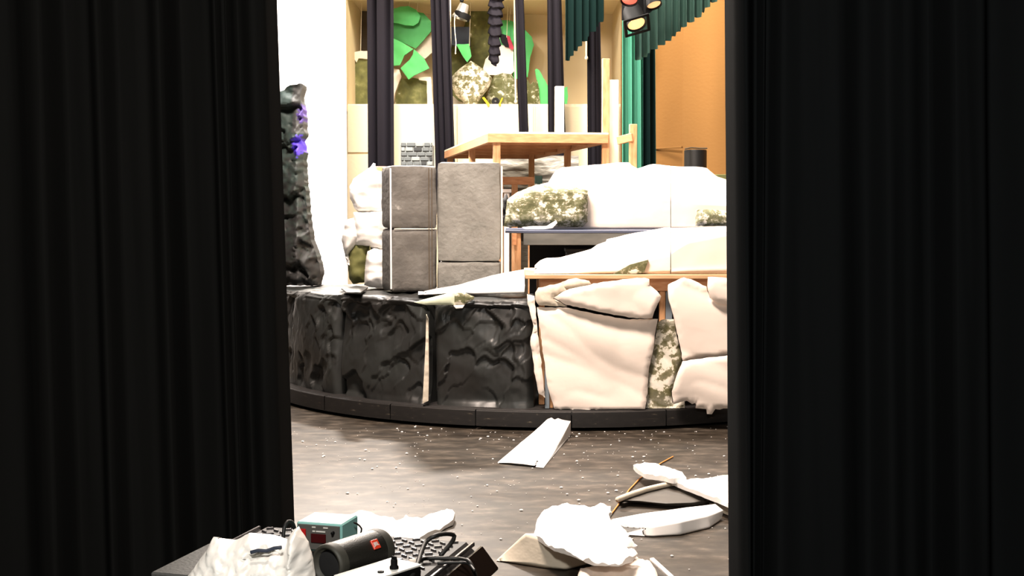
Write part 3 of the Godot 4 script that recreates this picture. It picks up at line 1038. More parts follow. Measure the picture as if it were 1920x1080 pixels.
# ---------------------------------------------------------------- the grey table behind and its foam
func second_table() -> void:
	var df := 9.9
	var db := 11.1
	var h := P(1000, 432, df).y
	var x0 := (962.0 - 960) / FOC * df
	var t := thing("grey_platform", "grey wooden platform behind the ramp, with a pine leg", "platform", Vector3(1.0, DECK, -10.5))
	var b := MB.new()
	b.box(Vector3((x0 - 0.06 + 2.3) / 2, h - 0.01, -(df + db) / 2), Vector3(2.3 - x0 + 0.06, 0.02, db - df), 0.002)
	obj("painted_top", b, M.table_blue, t)
	b = MB.new()
	b.box(Vector3((x0 + 2.3) / 2 + 0.03, h - 0.068, -df - 0.02), Vector3(2.2 - x0, 0.092, 0.036), 0.003)
	obj("front_rail", b, M.table_grey, t)
	b = MB.new()
	b.box(Vector3(x0 + 0.01, h - 0.068, -df - 0.02), Vector3(0.036, 0.092, 0.045), 0.003)
	obj("end_grain", b, M.pine_rail, t)
	b = MB.new()
	b.box(Vector3((x0 + 2.3) / 2, h - 0.068, -db + 0.04), Vector3(2.2 - x0, 0.092, 0.036), 0.003)
	obj("back_rail", b, M.table_grey, t)
	for xx in [0.045, 2.2]:
		for z in [df + 0.07, db - 0.1]:
			b = MB.new()
			b.bar(Vector3(xx, DECK + 0.002, -z), Vector3(xx, h - 0.02, -z), 0.05, 0.06)
			obj("leg", b, M.pine, t)
	b = MB.new()
	b.box(Vector3(1.2, (h + DECK) / 2 - 0.04, -db + 0.14), Vector3(2.1, h - DECK - 0.13, 0.012), 0.002)
	obj("shade_backing", b, M.black, t)  # black sheet added to give the shade under the platform
	b = MB.new()
	var cq := P(1095, 464, 10.6)
	b.box(Vector3(cq.x, (cq.y + DECK) / 2, cq.z), Vector3(0.3, cq.y - DECK - 0.006, 0.3), 0.01)
	b.box(Vector3(cq.x, cq.y - 0.02, cq.z), Vector3(0.32, 0.03, 0.32), 0.005)
	var o := obj("plastic_crate", b, M.rubber)
	tag(o, "black lidded box standing in the dark under the grey platform", "box")

	var ht := h + 0.001
	var zf := 10.48
	var zb := 11.0
	var fa := PackedVector3Array([on(ht, 1010, zf), on(ht, 1257, zf)])
	var fb := line_at("1010,352 1060,350 1105,353 1160,362 1220,368 1257,372", zf)
	var fc := line_at("1006,347 1028,343 1036,330 1042,321 1055,315 1100,313 1140,309 1180,307 1184,312 1196,318 1215,311 1225,309 1257,311", zb)
	var mb := MB.new()
	loft(mb, [fa, fb, fc, dropped(fc, ht)], 60, [10, 16, 6, 6], 0.03, 7.0)
	o = obj("snow_bank", mb, M.foam_warm)
	tag(o, "broad white foam bank behind the speckled olive rock", "foam terrain", "white foam bank pieces")
	fa = PackedVector3Array([on(ht, 1258, zf), on(ht, 1460, zf)])
	fb = line_at("1258,372 1310,380 1378,383 1460,384", zf)
	fc = line_at("1258,311 1300,314 1325,316 1336,325 1345,332 1378,342 1460,346", zb)
	mb = MB.new()
	loft(mb, [fa, fb, fc, dropped(fc, ht)], 40, [10, 16, 6, 6], 0.03, 7.0)
	o = obj("snow_bank", mb, M.foam_warm)
	tag(o, "sloping cream end of the foam bank, beside the right curtain above the ramp", "foam terrain", "white foam bank pieces")
	mb = MB.new()
	slab(mb, pp("944,426 948,400 951,374 966,362 997,349 1007,346 1049,347 1076,349 1103,357 1104,390 1103,416 1095,426"), 5.5, func(p): return P(p.x, p.y, 10.24), Vector3.BACK, 0.2,
		func(p: Vector2, e: float): return 0.03 * (scoop(Vector3(p.x / 240.0, p.y / 200.0, 0), 1100.0) - 0.6) + 0.02 * nz.get_noise_2d(p.x * 8, p.y * 8) - 0.1 * pow(1.0 - clampf(e / 16.0, 0, 1), 2), 1.5)
	o = obj("speckled_rock", mb, M.olive_speck)
	tag(o, "olive foam rock speckled with white chips at the grey platform's left end", "foam rock")
	mb = MB.new()
	slab(mb, pp("1306,424 1308,393 1337,393 1361,395 1378,400 1440,402 1440,424"), 5, func(p): return P(p.x, p.y, 10.24), Vector3.BACK, 0.08,
		func(p: Vector2, e: float): return 0.02 * nz.get_noise_2d(p.x * 12, p.y * 12) - 0.05 * pow(1.0 - clampf(e / 9.0, 0, 1), 2), 1.5)
	o = obj("speckled_rock", mb, M.olive_speck)
	tag(o, "small brown speckled foam rock half behind the right curtain", "foam rock")
	mb = upright("978,426 1000,424 1025,424 1043,413 1045,418 1036,428 1020,430 985,430", 10.0, 0.03, 4, 0.003, 0.006, 4)
	o = obj("foam_shard", mb, M.foam)
	tag(o, "white foam shard with a raised tip lying on the edge of the grey platform", "foam shard")
	mb = MB.new()
	slab(mb, pp("942,424 940,395 943,372 950,362 953,372 950,400 953,424"), 4, func(p): return P(p.x, p.y, 10.45), Vector3.BACK, func(p, w): return w + Vector3(0, 0, -0.2),
		func(p: Vector2, e: float): return 0.06 * nz.get_noise_2d(p.x * 14, p.y * 14) - 0.05 * pow(1.0 - clampf(e / 6.0, 0, 1), 2))
	o = obj("cloth_bundle", mb, M.black)
	tag(o, "crumpled black cloth stuffed between the pale block and the speckled rock", "cloth")
	# olive flat behind, on the right
	var q0 := P(1334, 327, 12.4)
	b = MB.new()
	b.box(Vector3(q0.x + 0.5, q0.y / 2 + 0.08, -12.4), Vector3(1.0, q0.y - 0.16, 0.05), 0.004)
	o = obj("olive_flat", b, M.olive_plain)
	tag(o, "tall olive scenery flat behind the foam bank, against the orange wall", "scenery flat")

# ---------------------------------------------------------------- the tall pine platform
func tall_platform() -> void:
	var a := 0.1564
	var u := Vector3(cos(a), 0, -sin(a))
	var w := Vector3(-sin(a), 0, -cos(a))
	var o0 := P(915, 247, 11.3)
	var ln := 1.085
	var dp := 3.7
	var bas := Basis(u, Vector3.UP, -w)
	var t := thing("pine_platform", "tall raw pine platform on post legs behind the grey blocks", "platform", Vector3(o0.x, 0, o0.z) + u * ln / 2 + w * dp / 2)
	var b := MB.new()
	b.box(o0 + u * ln / 2 + w * dp / 2 + Vector3(0, -0.008, 0), Vector3(ln, 0.016, dp), 0.002, bas)
	obj("plywood_deck", b, M.whitewood, t)
	var rail := func(p: Vector3, q: Vector3, hgt: float, drop: float, called: String):
		var mb := MB.new()
		var y := (q - p).normalized()
		mb.box((p + q) / 2 + Vector3(0, -0.016 - drop - hgt / 2, 0), Vector3(p.distance_to(q), hgt, 0.036), 0.003, Basis(y, Vector3.UP, y.cross(Vector3.UP)))
		return obj(called, mb, M.pine_rail, t)
	rail.call(o0 - w * -0.018, o0 + u * ln + w * 0.018, 0.078, 0.0, "front_beam")
	rail.call(o0 + u * 0.018 + w * 0.04, o0 + u * 0.018 + w * (dp - 0.04), 0.078, 0.0, "side_beam")
	rail.call(o0 + u * (ln - 0.018) + w * 0.04, o0 + u * (ln - 0.018) + w * (dp - 0.04), 0.078, 0.0, "side_beam")
	rail.call(o0 + w * (dp - 0.018), o0 + u * ln + w * (dp - 0.018), 0.078, 0.0, "back_beam")
	for k in 4:
		var f := dp * (k + 1) / 5.0
		rail.call(o0 + w * f + u * 0.04, o0 + u * (ln - 0.04) + w * f, 0.06, 0.0, "joist")
	var legs := [[0.085, 0.06, 0.0], [0.06, 1.6, 0.0], [0.06, dp - 0.08, 0.0], [ln - 0.07, dp - 0.08, 0.0], [ln - 0.06, 1.55, 0.0], [ln - 0.01, 0.08, 0.68]]
	for l in legs:
		b = MB.new()
		var p: Vector3 = o0 + u * l[0] + w * l[1]
		var onrev := Vector2(p.x - RC.x, p.z - RC.z).length() < RR - 0.05
		b.bar(Vector3(p.x, (DECK if onrev else 0.0) + 0.002, p.z), Vector3(p.x, o0.y + l[2] - 0.017, p.z), 0.065, 0.04, u)
		obj("leg", b, M.pine, t)
	b = MB.new()
	var pc := o0 + u * (ln + 0.09) + w * 0.2
	b.bar(Vector3(pc.x, DECK + 0.002, pc.z), P(1150, 150, -pc.z), 0.095, 0.03, u)
	obj("pale_board", b, M.whitewood, t)
	b = MB.new()
	var pa := P(1049, 162, 12.8)
	b.bar(Vector3(pa.x, o0.y + 0.001, pa.z), pa, 0.085, 0.06, u)
	obj("pale_board", b, M.whitewood, t)
	b = MB.new()
	var pd := P(1187, 233, 11.35)
	b.bar(Vector3(pd.x, DECK + 0.002, pd.z), pd, 0.065, 0.04, u)
	obj("rail_post", b, M.pine, t)
	b = MB.new()
	b.bar(P(1158, 264, 11.4), P(1186, 257, 11.31), 0.07, 0.03, Vector3.UP)
	obj("cross_rail", b, M.pine_rail, t)

	# sheeted panel, trestle and small things seen under the platform
	b = MB.new()
	b.grid(40, 24, func(x, y): return P(lerpf(925, 1085, x), lerpf(292, 352, y), 15.25) + Vector3(0, 0, 0.025 * nz.get_noise_2d(x * 160 + y * 160, y * 220) + 0.006 * nz.get_noise_2d(x * 300, y * 700)))
	var p2 := P(1005, 352, 15.25)
	b.box(Vector3(p2.x, p2.y / 2 + 0.1, p2.z - 0.06), Vector3(1.0, p2.y + 0.2, 0.04), 0.004)
	var ob := obj("plastic_sheet", b, M.foil)
	tag(ob, "crinkled silvery plastic sheet hung on a panel under the pine platform", "plastic sheet")
	t = thing("trestle", "brown wooden trestle standing under the pine platform", "trestle", Vector3(P(970, 340, 12.3).x, DECK, -12.3))
	b = MB.new()
	b.bar(P(930, 339, 12.3), P(1001, 339, 12.3), 0.075, 0.05, Vector3.UP)
	obj("top_beam", b, M.pine_rail, t)
	for px in [938, 965, 996]:
		b = MB.new()
		var q := P(px, 346, 12.33)
		b.bar(Vector3(q.x, DECK + 0.002, q.z), q, 0.06, 0.04)
		obj("leg", b, M.pine, t)
	b = MB.new()
	b.box(P(1010, 337, 13.0), Vector3(0.075, 0.08, 0.02), 0.003)
	b.bar(P(1010, 343, 13.0), Vector3(P(1010, 343, 13.0).x, DECK, -13.0), 0.03, 0.012)
	ob = obj("small_sign", b, M.teal_dark)
	tag(ob, "small teal panel on a thin stake under the pine platform", "panel")
	b = MB.new()
	b.box(P(950, 358, 12.0), Vector3(0.09, 0.035, 0.1), 0.006)
	b.box(P(950, 374, 12.0), Vector3(0.05, 0.13, 0.06), 0.01)
	b.bar(P(950, 380, 12.0), Vector3(P(950, 380, 12.0).x, DECK, -12.0), 0.05, 0.05)
	ob = obj("capped_stand", b, M.foam)
	tag(ob, "white capped stand between the pale grey block and the trestle", "stand")

	# painted brick column
	var c := P(783, 300, 14.3)
	var ht := P(783, 268, 14.3).y
	t = thing("brick_column", "mottled grey painted brick column between two black curtain legs", "brick column", Vector3(c.x, 0, c.z))
	b = MB.new()
	b.box(Vector3(c.x, ht / 2 - 0.01, c.z - 0.012), Vector3(0.355, ht - 0.02, 0.3), 0.01)
	obj("core", b, M.brick_pale, t)
	var mats := [M.brick_dark, M.brick_mid, M.brick_pale, M.brick_mid]
	var rows := 11
	for r in rows:
		var y := ht - 0.025 - r * 0.052
		var x := -0.175
		while x < 0.17:
			var wd: float = 0.06 + 0.045 * rng.randf()
			if r % 2 == 1 and x < -0.17: wd *= 0.6
			wd = minf(wd, 0.178 - x)
			if wd > 0.02:
				b = MB.new()
				b.box(Vector3(c.x + x + wd / 2, y, c.z + 0.14), Vector3(wd - 0.01, 0.042, 0.03 + 0.01 * rng.randf()), 0.005)
				obj("brick", b, mats[rng.randi() % 4], t)
			x += wd

# ---------------------------------------------------------------- things stored in the opening of the back wall
func loft_store() -> void:
	var hl := P(900, 195, 16.5).y
	var list := [
		["olive_slab", "662,108 692,108 692,197 660,197", 17.3, 0.12, "olive_plain", "narrow olive foam slab at the far left end of the storage shelf", "foam slab"],
		["foam_offcut", "662,98 676,95 694,96 694,111 672,109 668,117 664,110", 17.25, 0.12, "foam_beige", "small white foam cap sitting on the narrow olive slab", "foam piece"],
		["brown_panel", "664,14 694,14 694,197 664,197", 18.0, 0.05, "brown", "dark brown panel put into the dark recess at the back left of the shelf", "scenery flat"],  # brown panel put in where the recess is dark
		["green_round", "712,22 738,16 751,12 766,11 781,18 788,30 785,42 775,48 760,47 745,43 712,40", 17.15, 0.04, "kelly", "rounded green foam piece, topmost of the green sheets", "foam sheet"],
		["green_sheet", "712,26 781,22 794,24 808,40 808,59 792,78 779,91 758,81 738,73 712,70", 17.3, 0.05, "kelly_dark", "darker green foam sheet behind the rounded green piece", "foam sheet"],
		["beige_offcut", "774,96 790,80 812,62 812,97 797,110", 17.5, 0.06, "foam_beige", "beige foam offcut wedged beside the green sheets", "foam piece"],
		["cream_wedge", "728,128 748,130 752,142 740,175 736,197 722,197", 17.2, 0.08, "foam_warm", "cream foam wedge below the green sheets beside the olive slab", "foam piece"],
		["olive_slab", "752,148 775,146 801,150 800,197 740,197 742,178", 17.35, 0.15, "olive_plain", "square olive foam slab below the green sheets", "foam slab"],
		["white_bracket", "785,144 808,144 812,197 801,197 800,152 785,149", 17.2, 0.05, "foam_beige", "white foam strip bent over the square olive slab", "foam piece"],
		["olive_flat", "838,78 866,62 880,20 886,4 905,-6 922,4 924,135 905,197 838,197", 18.0, 0.08, "olive_plain", "large dark olive flat behind the hanging lamp", "scenery flat"],
		["navy_crate", "836,50 880,50 882,84 836,84", 17.45, 0.2, "navy", "dark navy crate behind the hanging lamp's cord", "crate"],
		["green_triangle", "855,83 880,82 884,105 876,117 868,106", 17.2, 0.03, "kelly", "small green foam triangle below the navy crate", "foam piece"],
		["diamond_rock", "846,143 861,128 883,113 906,128 922,145 918,159 893,191 871,191 853,177 846,159", 16.9, 0.25, "olive_flaked", "diamond shaped olive foam rock worn to white", "foam rock"],
		["white_sheet", "903,140 910,111 936,83 962,90 964,133 955,142", 17.55, 0.06, "foam_warm", "white foam sheet behind the round olive rock", "foam sheet"],
		["round_rock", "907,196 920,155 926,141 942,136 959,139 968,151 972,196", 17.3, 0.25, "olive", "rounded olive foam rock behind the black reel", "foam rock"],
		["green_disc", "930,40 938,38 955,37 970,44 985,56 997,69 1001,84 994,108 990,144 985,144 962,150 958,100 940,95", 17.7, 0.05, "kelly", "tall rounded green foam sheet right of the gathered black cloth", "foam sheet"],
		["black_arch", "936,62 950,66 960,80 962,90 948,88 940,80", 17.5, 0.03, "black", "black curved offcut on the tall green sheet", "foam piece"],
		["red_strip", "950,66 956,68 963,88 962,94 955,90", 17.46, 0.02, "red", "short red strip beside the black curved offcut", "strip"],
		["jagged_rock", "985,196 986,152 990,148 994,158 1000,152 1003,155 1007,148 1011,165 1012,196", 17.15, 0.15, "olive", "small jagged olive foam rock next to the green wedge", "foam rock"],
		["green_wedge", "1003,131 1006,128 1011,131 1026,158 1032,168 1050,168 1064,162 1065,180 1063,196 1014,196 1008,165", 17.3, 0.05, "kelly", "pointed green foam wedge at the shelf's right end", "foam sheet"],
		["foam_rubble", "840,196 842,175 850,180 860,190 872,193 872,196", 17.3, 0.1, "foam_beige", "low pale foam scrap at the foot of the diamond rock", "foam piece"],
	]
	for l in list:
		var poly := pp(l[1])
		var lowest := 0.0
		for q in poly: lowest = maxf(lowest, q.y)
		if lowest < 185: lowest = 0.0
		var d: float = l[2]
		var mb := MB.new()
		var rough: float = 0.03 if l[6] == "foam rock" else 0.012
		var rnd: float = 0.07 if l[6] == "foam rock" else 0.008
		var base_y := lowest
		slab(mb, poly, 5, func(p):
			var w := P(p.x, p.y, d)
			if base_y > 0.0 and p.y > base_y - 2.0: w.y = hl + 0.003
			return w, Vector3.BACK, l[3],
			func(p: Vector2, e: float): return rough * nz.get_noise_2d(p.x * 7, p.y * 7) - rnd * pow(1.0 - clampf(e / 9.0, 0, 1), 2), 0.8)
		var o := obj(l[0], mb, M[l[4]])
		tag(o, l[5], l[6])
		if lowest == 0.0:
			var hi := poly[0]
			for q in poly:
				if q.y < hi.y: hi = q
			var st := MB.new()
			var a := P(hi.x, hi.y + 4, d) + Vector3(0, 0, -0.01)
			st.tube([a, Vector3(a.x + 0.02, 4.275, a.z)], 0.004, 6)
			obj("hanging_cord", st, M.rope, o)
	# lower green sheet with a long slit between its halves
	var t := thing("slit_sheet", "bright green foam sheet with a long slit and a pointed corner", "foam sheet", P(765, 148, 17.1))
	var m1 := MB.new()
	slab(m1, pp("712,66 738,72 755,80 775,92 758,104 750,122 738,123 712,120"), 5, func(p): return P(p.x, p.y, 17.08), Vector3.BACK, 0.04, func(p: Vector2, e: float): return 0.02 * nz.get_noise_2d(p.x * 4, p.y * 4))
	obj("left_half", m1, M.kelly, t)
	m1 = MB.new()
	slab(m1, pp("776,92 795,109 805,128 777,141 766,149 751,128 757,122 768,112 774,102"), 5, func(p): return P(p.x, p.y, 17.04), Vector3.BACK, 0.04, func(p: Vector2, e: float): return 0.02 * nz.get_noise_2d(p.x * 4, p.y * 4))
	obj("right_half", m1, M.kelly, t)
	m1 = MB.new()
	m1.tube([P(716, 72, 17.09), Vector3(P(716, 72, 17.09).x, 4.275, -17.09)], 0.004, 6)
	obj("hanging_cord", m1, M.rope, t)
	# reel and clamps on the lip
	t = thing("cable_reel", "small round black reel standing on the shelf lip", "reel", P(929, 193, 16.75))
	m1 = MB.new()
	var rc := Vector3(P(929, 186, 16.75).x, hl + 0.053, -16.75)
	var lay := Basis(Vector3.RIGHT, Vector3.BACK, Vector3.DOWN)
	m1.lathe([Vector2(0, -0.03), Vector2(0.05, -0.03), Vector2(0.05, -0.02), Vector2(0.04, -0.02), Vector2(0.04, 0.02), Vector2(0.05, 0.02), Vector2(0.05, 0.03), Vector2(0.03, 0.032), Vector2(0.028, 0.024), Vector2(0, 0.024)], rc, lay, 24)
	obj("drum", m1, M.black, t)
	m1 = MB.new()
	m1.lathe([Vector2(0, 0.024), Vector2(0.014, 0.024), Vector2(0.014, 0.034), Vector2(0.008, 0.036), Vector2(0, 0.036)], rc, lay, 16)
	obj("hub", m1, M.panel_grey, t)
	var k := 0
	for e in [["906,183", "916,196", "yellow clamp hooked over the shelf lip, left of the black reel"], ["942,184", "937,195", "thin yellow clamp hooked over the shelf lip, right of the black reel"]]:
		m1 = MB.new()
		var a := pp(e[0])[0]
		var b := pp(e[1])[0]
		m1.bar(P(a.x, a.y, 16.55), P(b.x, b.y, 16.44), 0.03 - 0.012 * k, 0.016)
		m1.box(P(b.x, b.y + 1, 16.445), Vector3(0.03, 0.03, 0.03), 0.006)
		var o := obj("spring_clamp", m1, M.yellow)
		tag(o, e[2], "clamp", "clamps on the shelf lip")
		k += 1

# ---------------------------------------------------------------- cloths and lamps that hang over the stage
# a pleated drop: pixel spans at two heights, depth, pleats and a hem
func drop(x0: Vector2, y0: float, x1: Vector2, y1: float, d: float, pleats: float, amp: float, top: float, bottom, ph := 0.0, nu := 90) -> MB:
	var mb := MB.new()
	mb.grid(nu, 26, func(u: float, w: float):
		var ytop := top
		var ybot: float = bottom.call(u) if bottom is Callable else bottom
		var py := lerpf(ytop, ybot, w)
		var f := (py - y0) / (y1 - y0)
		var px := lerpf(lerpf(x0.x, x0.y, u), lerpf(x1.x, x1.y, u), f)
		var p := P(px, py, d)
		var a := u * pleats * TAU + ph + 0.5 * sin(u * 9.0 + ph)
		var z := amp * (sin(a) + 0.35 * sin(2.1 * a + 1.0 + w)) * (0.7 + 0.3 * w)
		p.x += amp * 0.5 * cos(a) * minf(1.0, minf(u, 1.0 - u) * 12.0)
		p.z += z
		return p, true)
	# the back of the cloth
	var n := mb.v.size()
	var m := mb.ix.size()
	for i in n: mb.vert(mb.v[i] + Vector3(0, 0, -0.006))
	for i in range(0, m, 3): mb.tri(mb.ix[i] + n, mb.ix[i + 2] + n, mb.ix[i + 1] + n)
	return mb

func hangings() -> void:
	var legs := [
		[Vector2(688, 738), Vector2(690, 739), 15.7, 2.0, "leg", "widest straight black curtain leg, in front of the cream back wall", 612.0],
		[Vector2(807, 843), Vector2(816, 853), 15.75, 3.0, "leg", "black curtain leg with deep folds, left of the hanging lamp", 612.0],
		[Vector2(966, 981), Vector2(975, 992), 15.8, 1.5, "leg", "narrow black curtain leg beside the white rope and tall green sheet", 608.0],
		[Vector2(1026, 1053), Vector2(1028, 1062), 15.85, 2.0, "leg", "black curtain leg behind the pale board standing on the pine platform", 604.0],
		[Vector2(1101, 1125), Vector2(1102, 1131), 15.65, 1.5, "leg", "black curtain leg right of the slanted dark green border", 618.0],
	]
	for l in legs:
		var d: float = l[2]
		var fl := 390.0 + 1.49 * FOC / d
		var mb := drop(l[0], 0, l[1], 300, d, l[3], 0.035, -360, fl, d * 7.0, 60)
		var o := obj("stage_drape", mb, M[l[4]])
		tag(o, l[5], "curtain", "black curtain legs over the stage")
	# pipe that carries them
	var b := MB.new()
	var yp := P(900, -362, 15.72).y
	b.tube([Vector3(-2.6, yp + 0.03, -15.72), Vector3(1.9, yp + 0.03, -15.72)], 0.03, 10)
	for x in [-2.4, -0.4, 1.6]: b.tube([Vector3(x, yp + 0.03, -15.72), Vector3(x, 6.51, -15.72)], 0.012, 6)
	var o := obj("curtain_pipe", b, M.metal_black)
	tag(o, "black pipe hung from the ceiling carrying the curtain legs", "pipe")

	# dark green border with a stepped slanted hem
	var mb := drop(Vector2(1060, 1132), 0, Vector2(1060, 1132), 100, 14.7, 5.0, 0.03, -330, func(u: float): return 114.0 - 74.0 * floorf(u * 9.0) / 9.0 - 8.0 * u, 1.0, 120)
	o = obj("border_curtain", mb, M.greenblack)
	tag(o, "short dark green border curtain with a slanted stepped hem", "curtain")
	# gathered black cloth
	mb = MB.new()
	mb.grid(28, 260, func(u: float, w: float):
		var py := lerpf(-330, 122, w)
		var a := u * TAU
		var k := clampf((py + 40) / 162.0, 0, 1)
		var ctr := lerpf(931, 926, k)
		var half := lerpf(15.5, 9.5, k)
		if py > 112: half *= lerpf(1.0, 0.55, (py - 112) / 10.0)
		var saw := fposmod(py / 16.5 + 0.12 * sin(a * 2.0 + 0.8) + 0.2 * sin(py * 0.05), 1.0)
		half *= 0.66 + 0.5 * pow(saw, 0.8) + 0.08 * sin(a * 5.0 + py * 0.15)
		var q := P(ctr + cos(a) * half, py + 3.0 * sin(a + 1.0), 15.6)
		q.z += sin(a) * half / FOC * 15.6
		return q, true)
	o = obj("gathered_cloth", mb, M.leg)
	tag(o, "ruffled black cloth gathered up in tiers, hanging above the white sheet", "curtain")
	# green house curtain and its swag
	mb = drop(Vector2(1166, 1228), 0, Vector2(1166, 1230), 300, 13.75, 4.0, 0.05, -250, 390.0 + 1.49 * FOC / 13.75, 0.4, 140)
	o = obj("green_curtain", mb, M.green)
	tag(o, "long green pleated curtain at the corner of the orange wall", "curtain")
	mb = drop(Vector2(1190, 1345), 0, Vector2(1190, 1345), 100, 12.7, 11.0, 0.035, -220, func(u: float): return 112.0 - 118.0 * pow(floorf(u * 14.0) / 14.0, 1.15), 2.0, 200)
	o = obj("green_swag", mb, M.green_shaded)
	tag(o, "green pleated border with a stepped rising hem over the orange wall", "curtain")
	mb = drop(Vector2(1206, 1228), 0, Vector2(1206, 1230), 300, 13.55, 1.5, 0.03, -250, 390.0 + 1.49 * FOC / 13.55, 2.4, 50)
	o = obj("shade_drape", mb, M.greenblack)  # added dark strip, stands in for the pleat shade of the green curtain
	tag(o, "narrow almost black drape added as the shaded right edge of the green curtain", "curtain")
	b = MB.new()
	yp = P(1250, -222, 12.7).y
	b.tube([Vector3(0.8, yp + 0.03, -12.9), Vector3(2.4, yp + 0.03, -12.9)], 0.03, 10)
	for x in [0.9, 2.3]: b.tube([Vector3(x, yp + 0.03, -12.9), Vector3(x, 6.51, -12.9)], 0.012, 6)
	b.tube([Vector3(0.9, yp + 0.03, -12.9), Vector3(0.9, yp + 0.3, -13.5), Vector3(0.9, yp + 0.45, -13.75), Vector3(1.7, yp + 0.45, -13.75)], 0.02, 8)
	o = obj("curtain_rail", b, M.metal_black)
	tag(o, "black rail hung from the ceiling carrying the green curtain", "rail")

	# white ropes
	var ropes := [[842, 845, -330.0, 215.0, 16.1, "long white rope hanging along the folded black leg"], [960, 967, -330.0, 190.0, 16.2, "white rope hanging along the narrow black leg"], [1098.5, 1099.5, -360.0, 108.0, 15.6, "short white strip hanging beside the black leg right of the border"]]
	for r in ropes:
		b = MB.new()
		var pts := []
		for i in 13: pts.append(P(lerpf(r[0], r[1], i / 12.0), lerpf(r[2], r[3], i / 12.0), r[4]))
		b.tube(pts, 0.012, 8)
		b.lathe([Vector2(0, -0.03), Vector2(0.02, -0.02), Vector2(0.022, 0.0), Vector2(0.012, 0.02)], pts[12], Basis(), 10)
		o = obj("rope", b, M.rope)
		tag(o, r[5], "rope", "white hanging ropes")

	# hanging lamp in the storage opening
	var c := P(866, 22, 16.0)
	var t := thing("hanging_lamp", "small grey lamp hanging by its clamp in front of the large olive flat", "lamp", c)
	b = MB.new()
	var tilt := Basis(Vector3.FORWARD, 0.35)
	b.lathe([Vector2(0, 0.1), Vector2(0.05, 0.1), Vector2(0.06, 0.09), Vector2(0.07, 0.02), Vector2(0.1, -0.08), Vector2(0.1, -0.09), Vector2(0.088, -0.09), Vector2(0.06, 0.0)], c, tilt, 24)
	obj("housing", b, M.steel, t)
	b = MB.new()
	b.lathe([Vector2(0.104, -0.088), Vector2(0.108, -0.07), Vector2(0.108, -0.02), Vector2(0.1, -0.01)], c + tilt * Vector3(0.02, 0, 0), tilt, 24)
	obj("shade_ring", b, M.metal_black, t)
	b = MB.new()
	b.tube([c + Vector3(0, 0.1, 0), c + Vector3(0.0, 0.18, 0), P(862, -300, 16.0)], 0.01, 8)
	b.box(c + Vector3(0, 0.15, 0), Vector3(0.05, 0.06, 0.05), 0.008)
	obj("clamp_rod", b, M.metal_black, t)
	b = MB.new()
	b.tube([P(853, 28, 15.9), P(852, 42, 15.9), P(853, 60, 15.9), P(855, 80, 15.9), P(854, 98, 15.9)], 0.006, 6)
	b.lathe([Vector2(0, -0.012), Vector2(0.012, 0), Vector2(0, 0.012)], P(854, 100, 15.9), Basis(), 10)
	obj("cord", b, M.rope, t)

	# lamp cluster in front of the green curtain
	lamp_can("black spotlight with a square frame, lowest of the lamp cluster", P(1194, 47, 12.0), Vector3(0.25, -0.85, 0.55), 0.095, true, M.lens)
	lamp_can("black spotlight right of the cluster, above the pale green folds", P(1227, 11, 12.1), Vector3(0.25, -0.9, 0.4), 0.075, false, M.lens)
	lamp_can("black spotlight with a reddish lens, topmost of the cluster at left", P(1180, 2, 11.6), Vector3(-0.1, -0.85, 0.5), 0.08, false, M.lens_red)
	lamp_can("black spotlight body tilted away behind the framed lamp", P(1212, 26, 12.4), Vector3(0.55, -0.75, -0.2), 0.08, false, M.lens)
	b = MB.new()
	var py := P(1200, -60, 12.2).y
	b.tube([Vector3(0.7, py, -12.25), Vector3(1.9, py, -12.25)], 0.025, 10)
	for x in [0.8, 1.8]: b.tube([Vector3(x, py, -12.25), Vector3(x, 6.51, -12.25)], 0.012, 6)
	o = obj("lamp_pipe", b, M.metal_black)
	tag(o, "black pipe above the picture edge carrying the lamp cluster", "pipe")

	# black drum by the orange wall
	var pd := P(1304, 281, 14.2)
	t = thing("black_drum", "tall black drum in the corner of the orange walls", "drum", Vector3(pd.x, 0, pd.z))
	b = MB.new()
	var r0 := 21.0 / FOC * 14.2
	b.lathe([Vector2(0, 0.002), Vector2(r0, 0.002), Vector2(r0, pd.y - 0.01), Vector2(r0 - 0.008, pd.y), Vector2(0, pd.y)], Vector3(pd.x, 0, pd.z), Basis(), 32)
	obj("body", b, M.rubber, t)
	b = MB.new()
	b.tube([P(1284, 279, 14.12), P(1296, 277, 14.1), P(1312, 278, 14.1), P(1326, 278, 14.12)], 0.008, 8)
	obj("top_cord", b, M.brown, t)

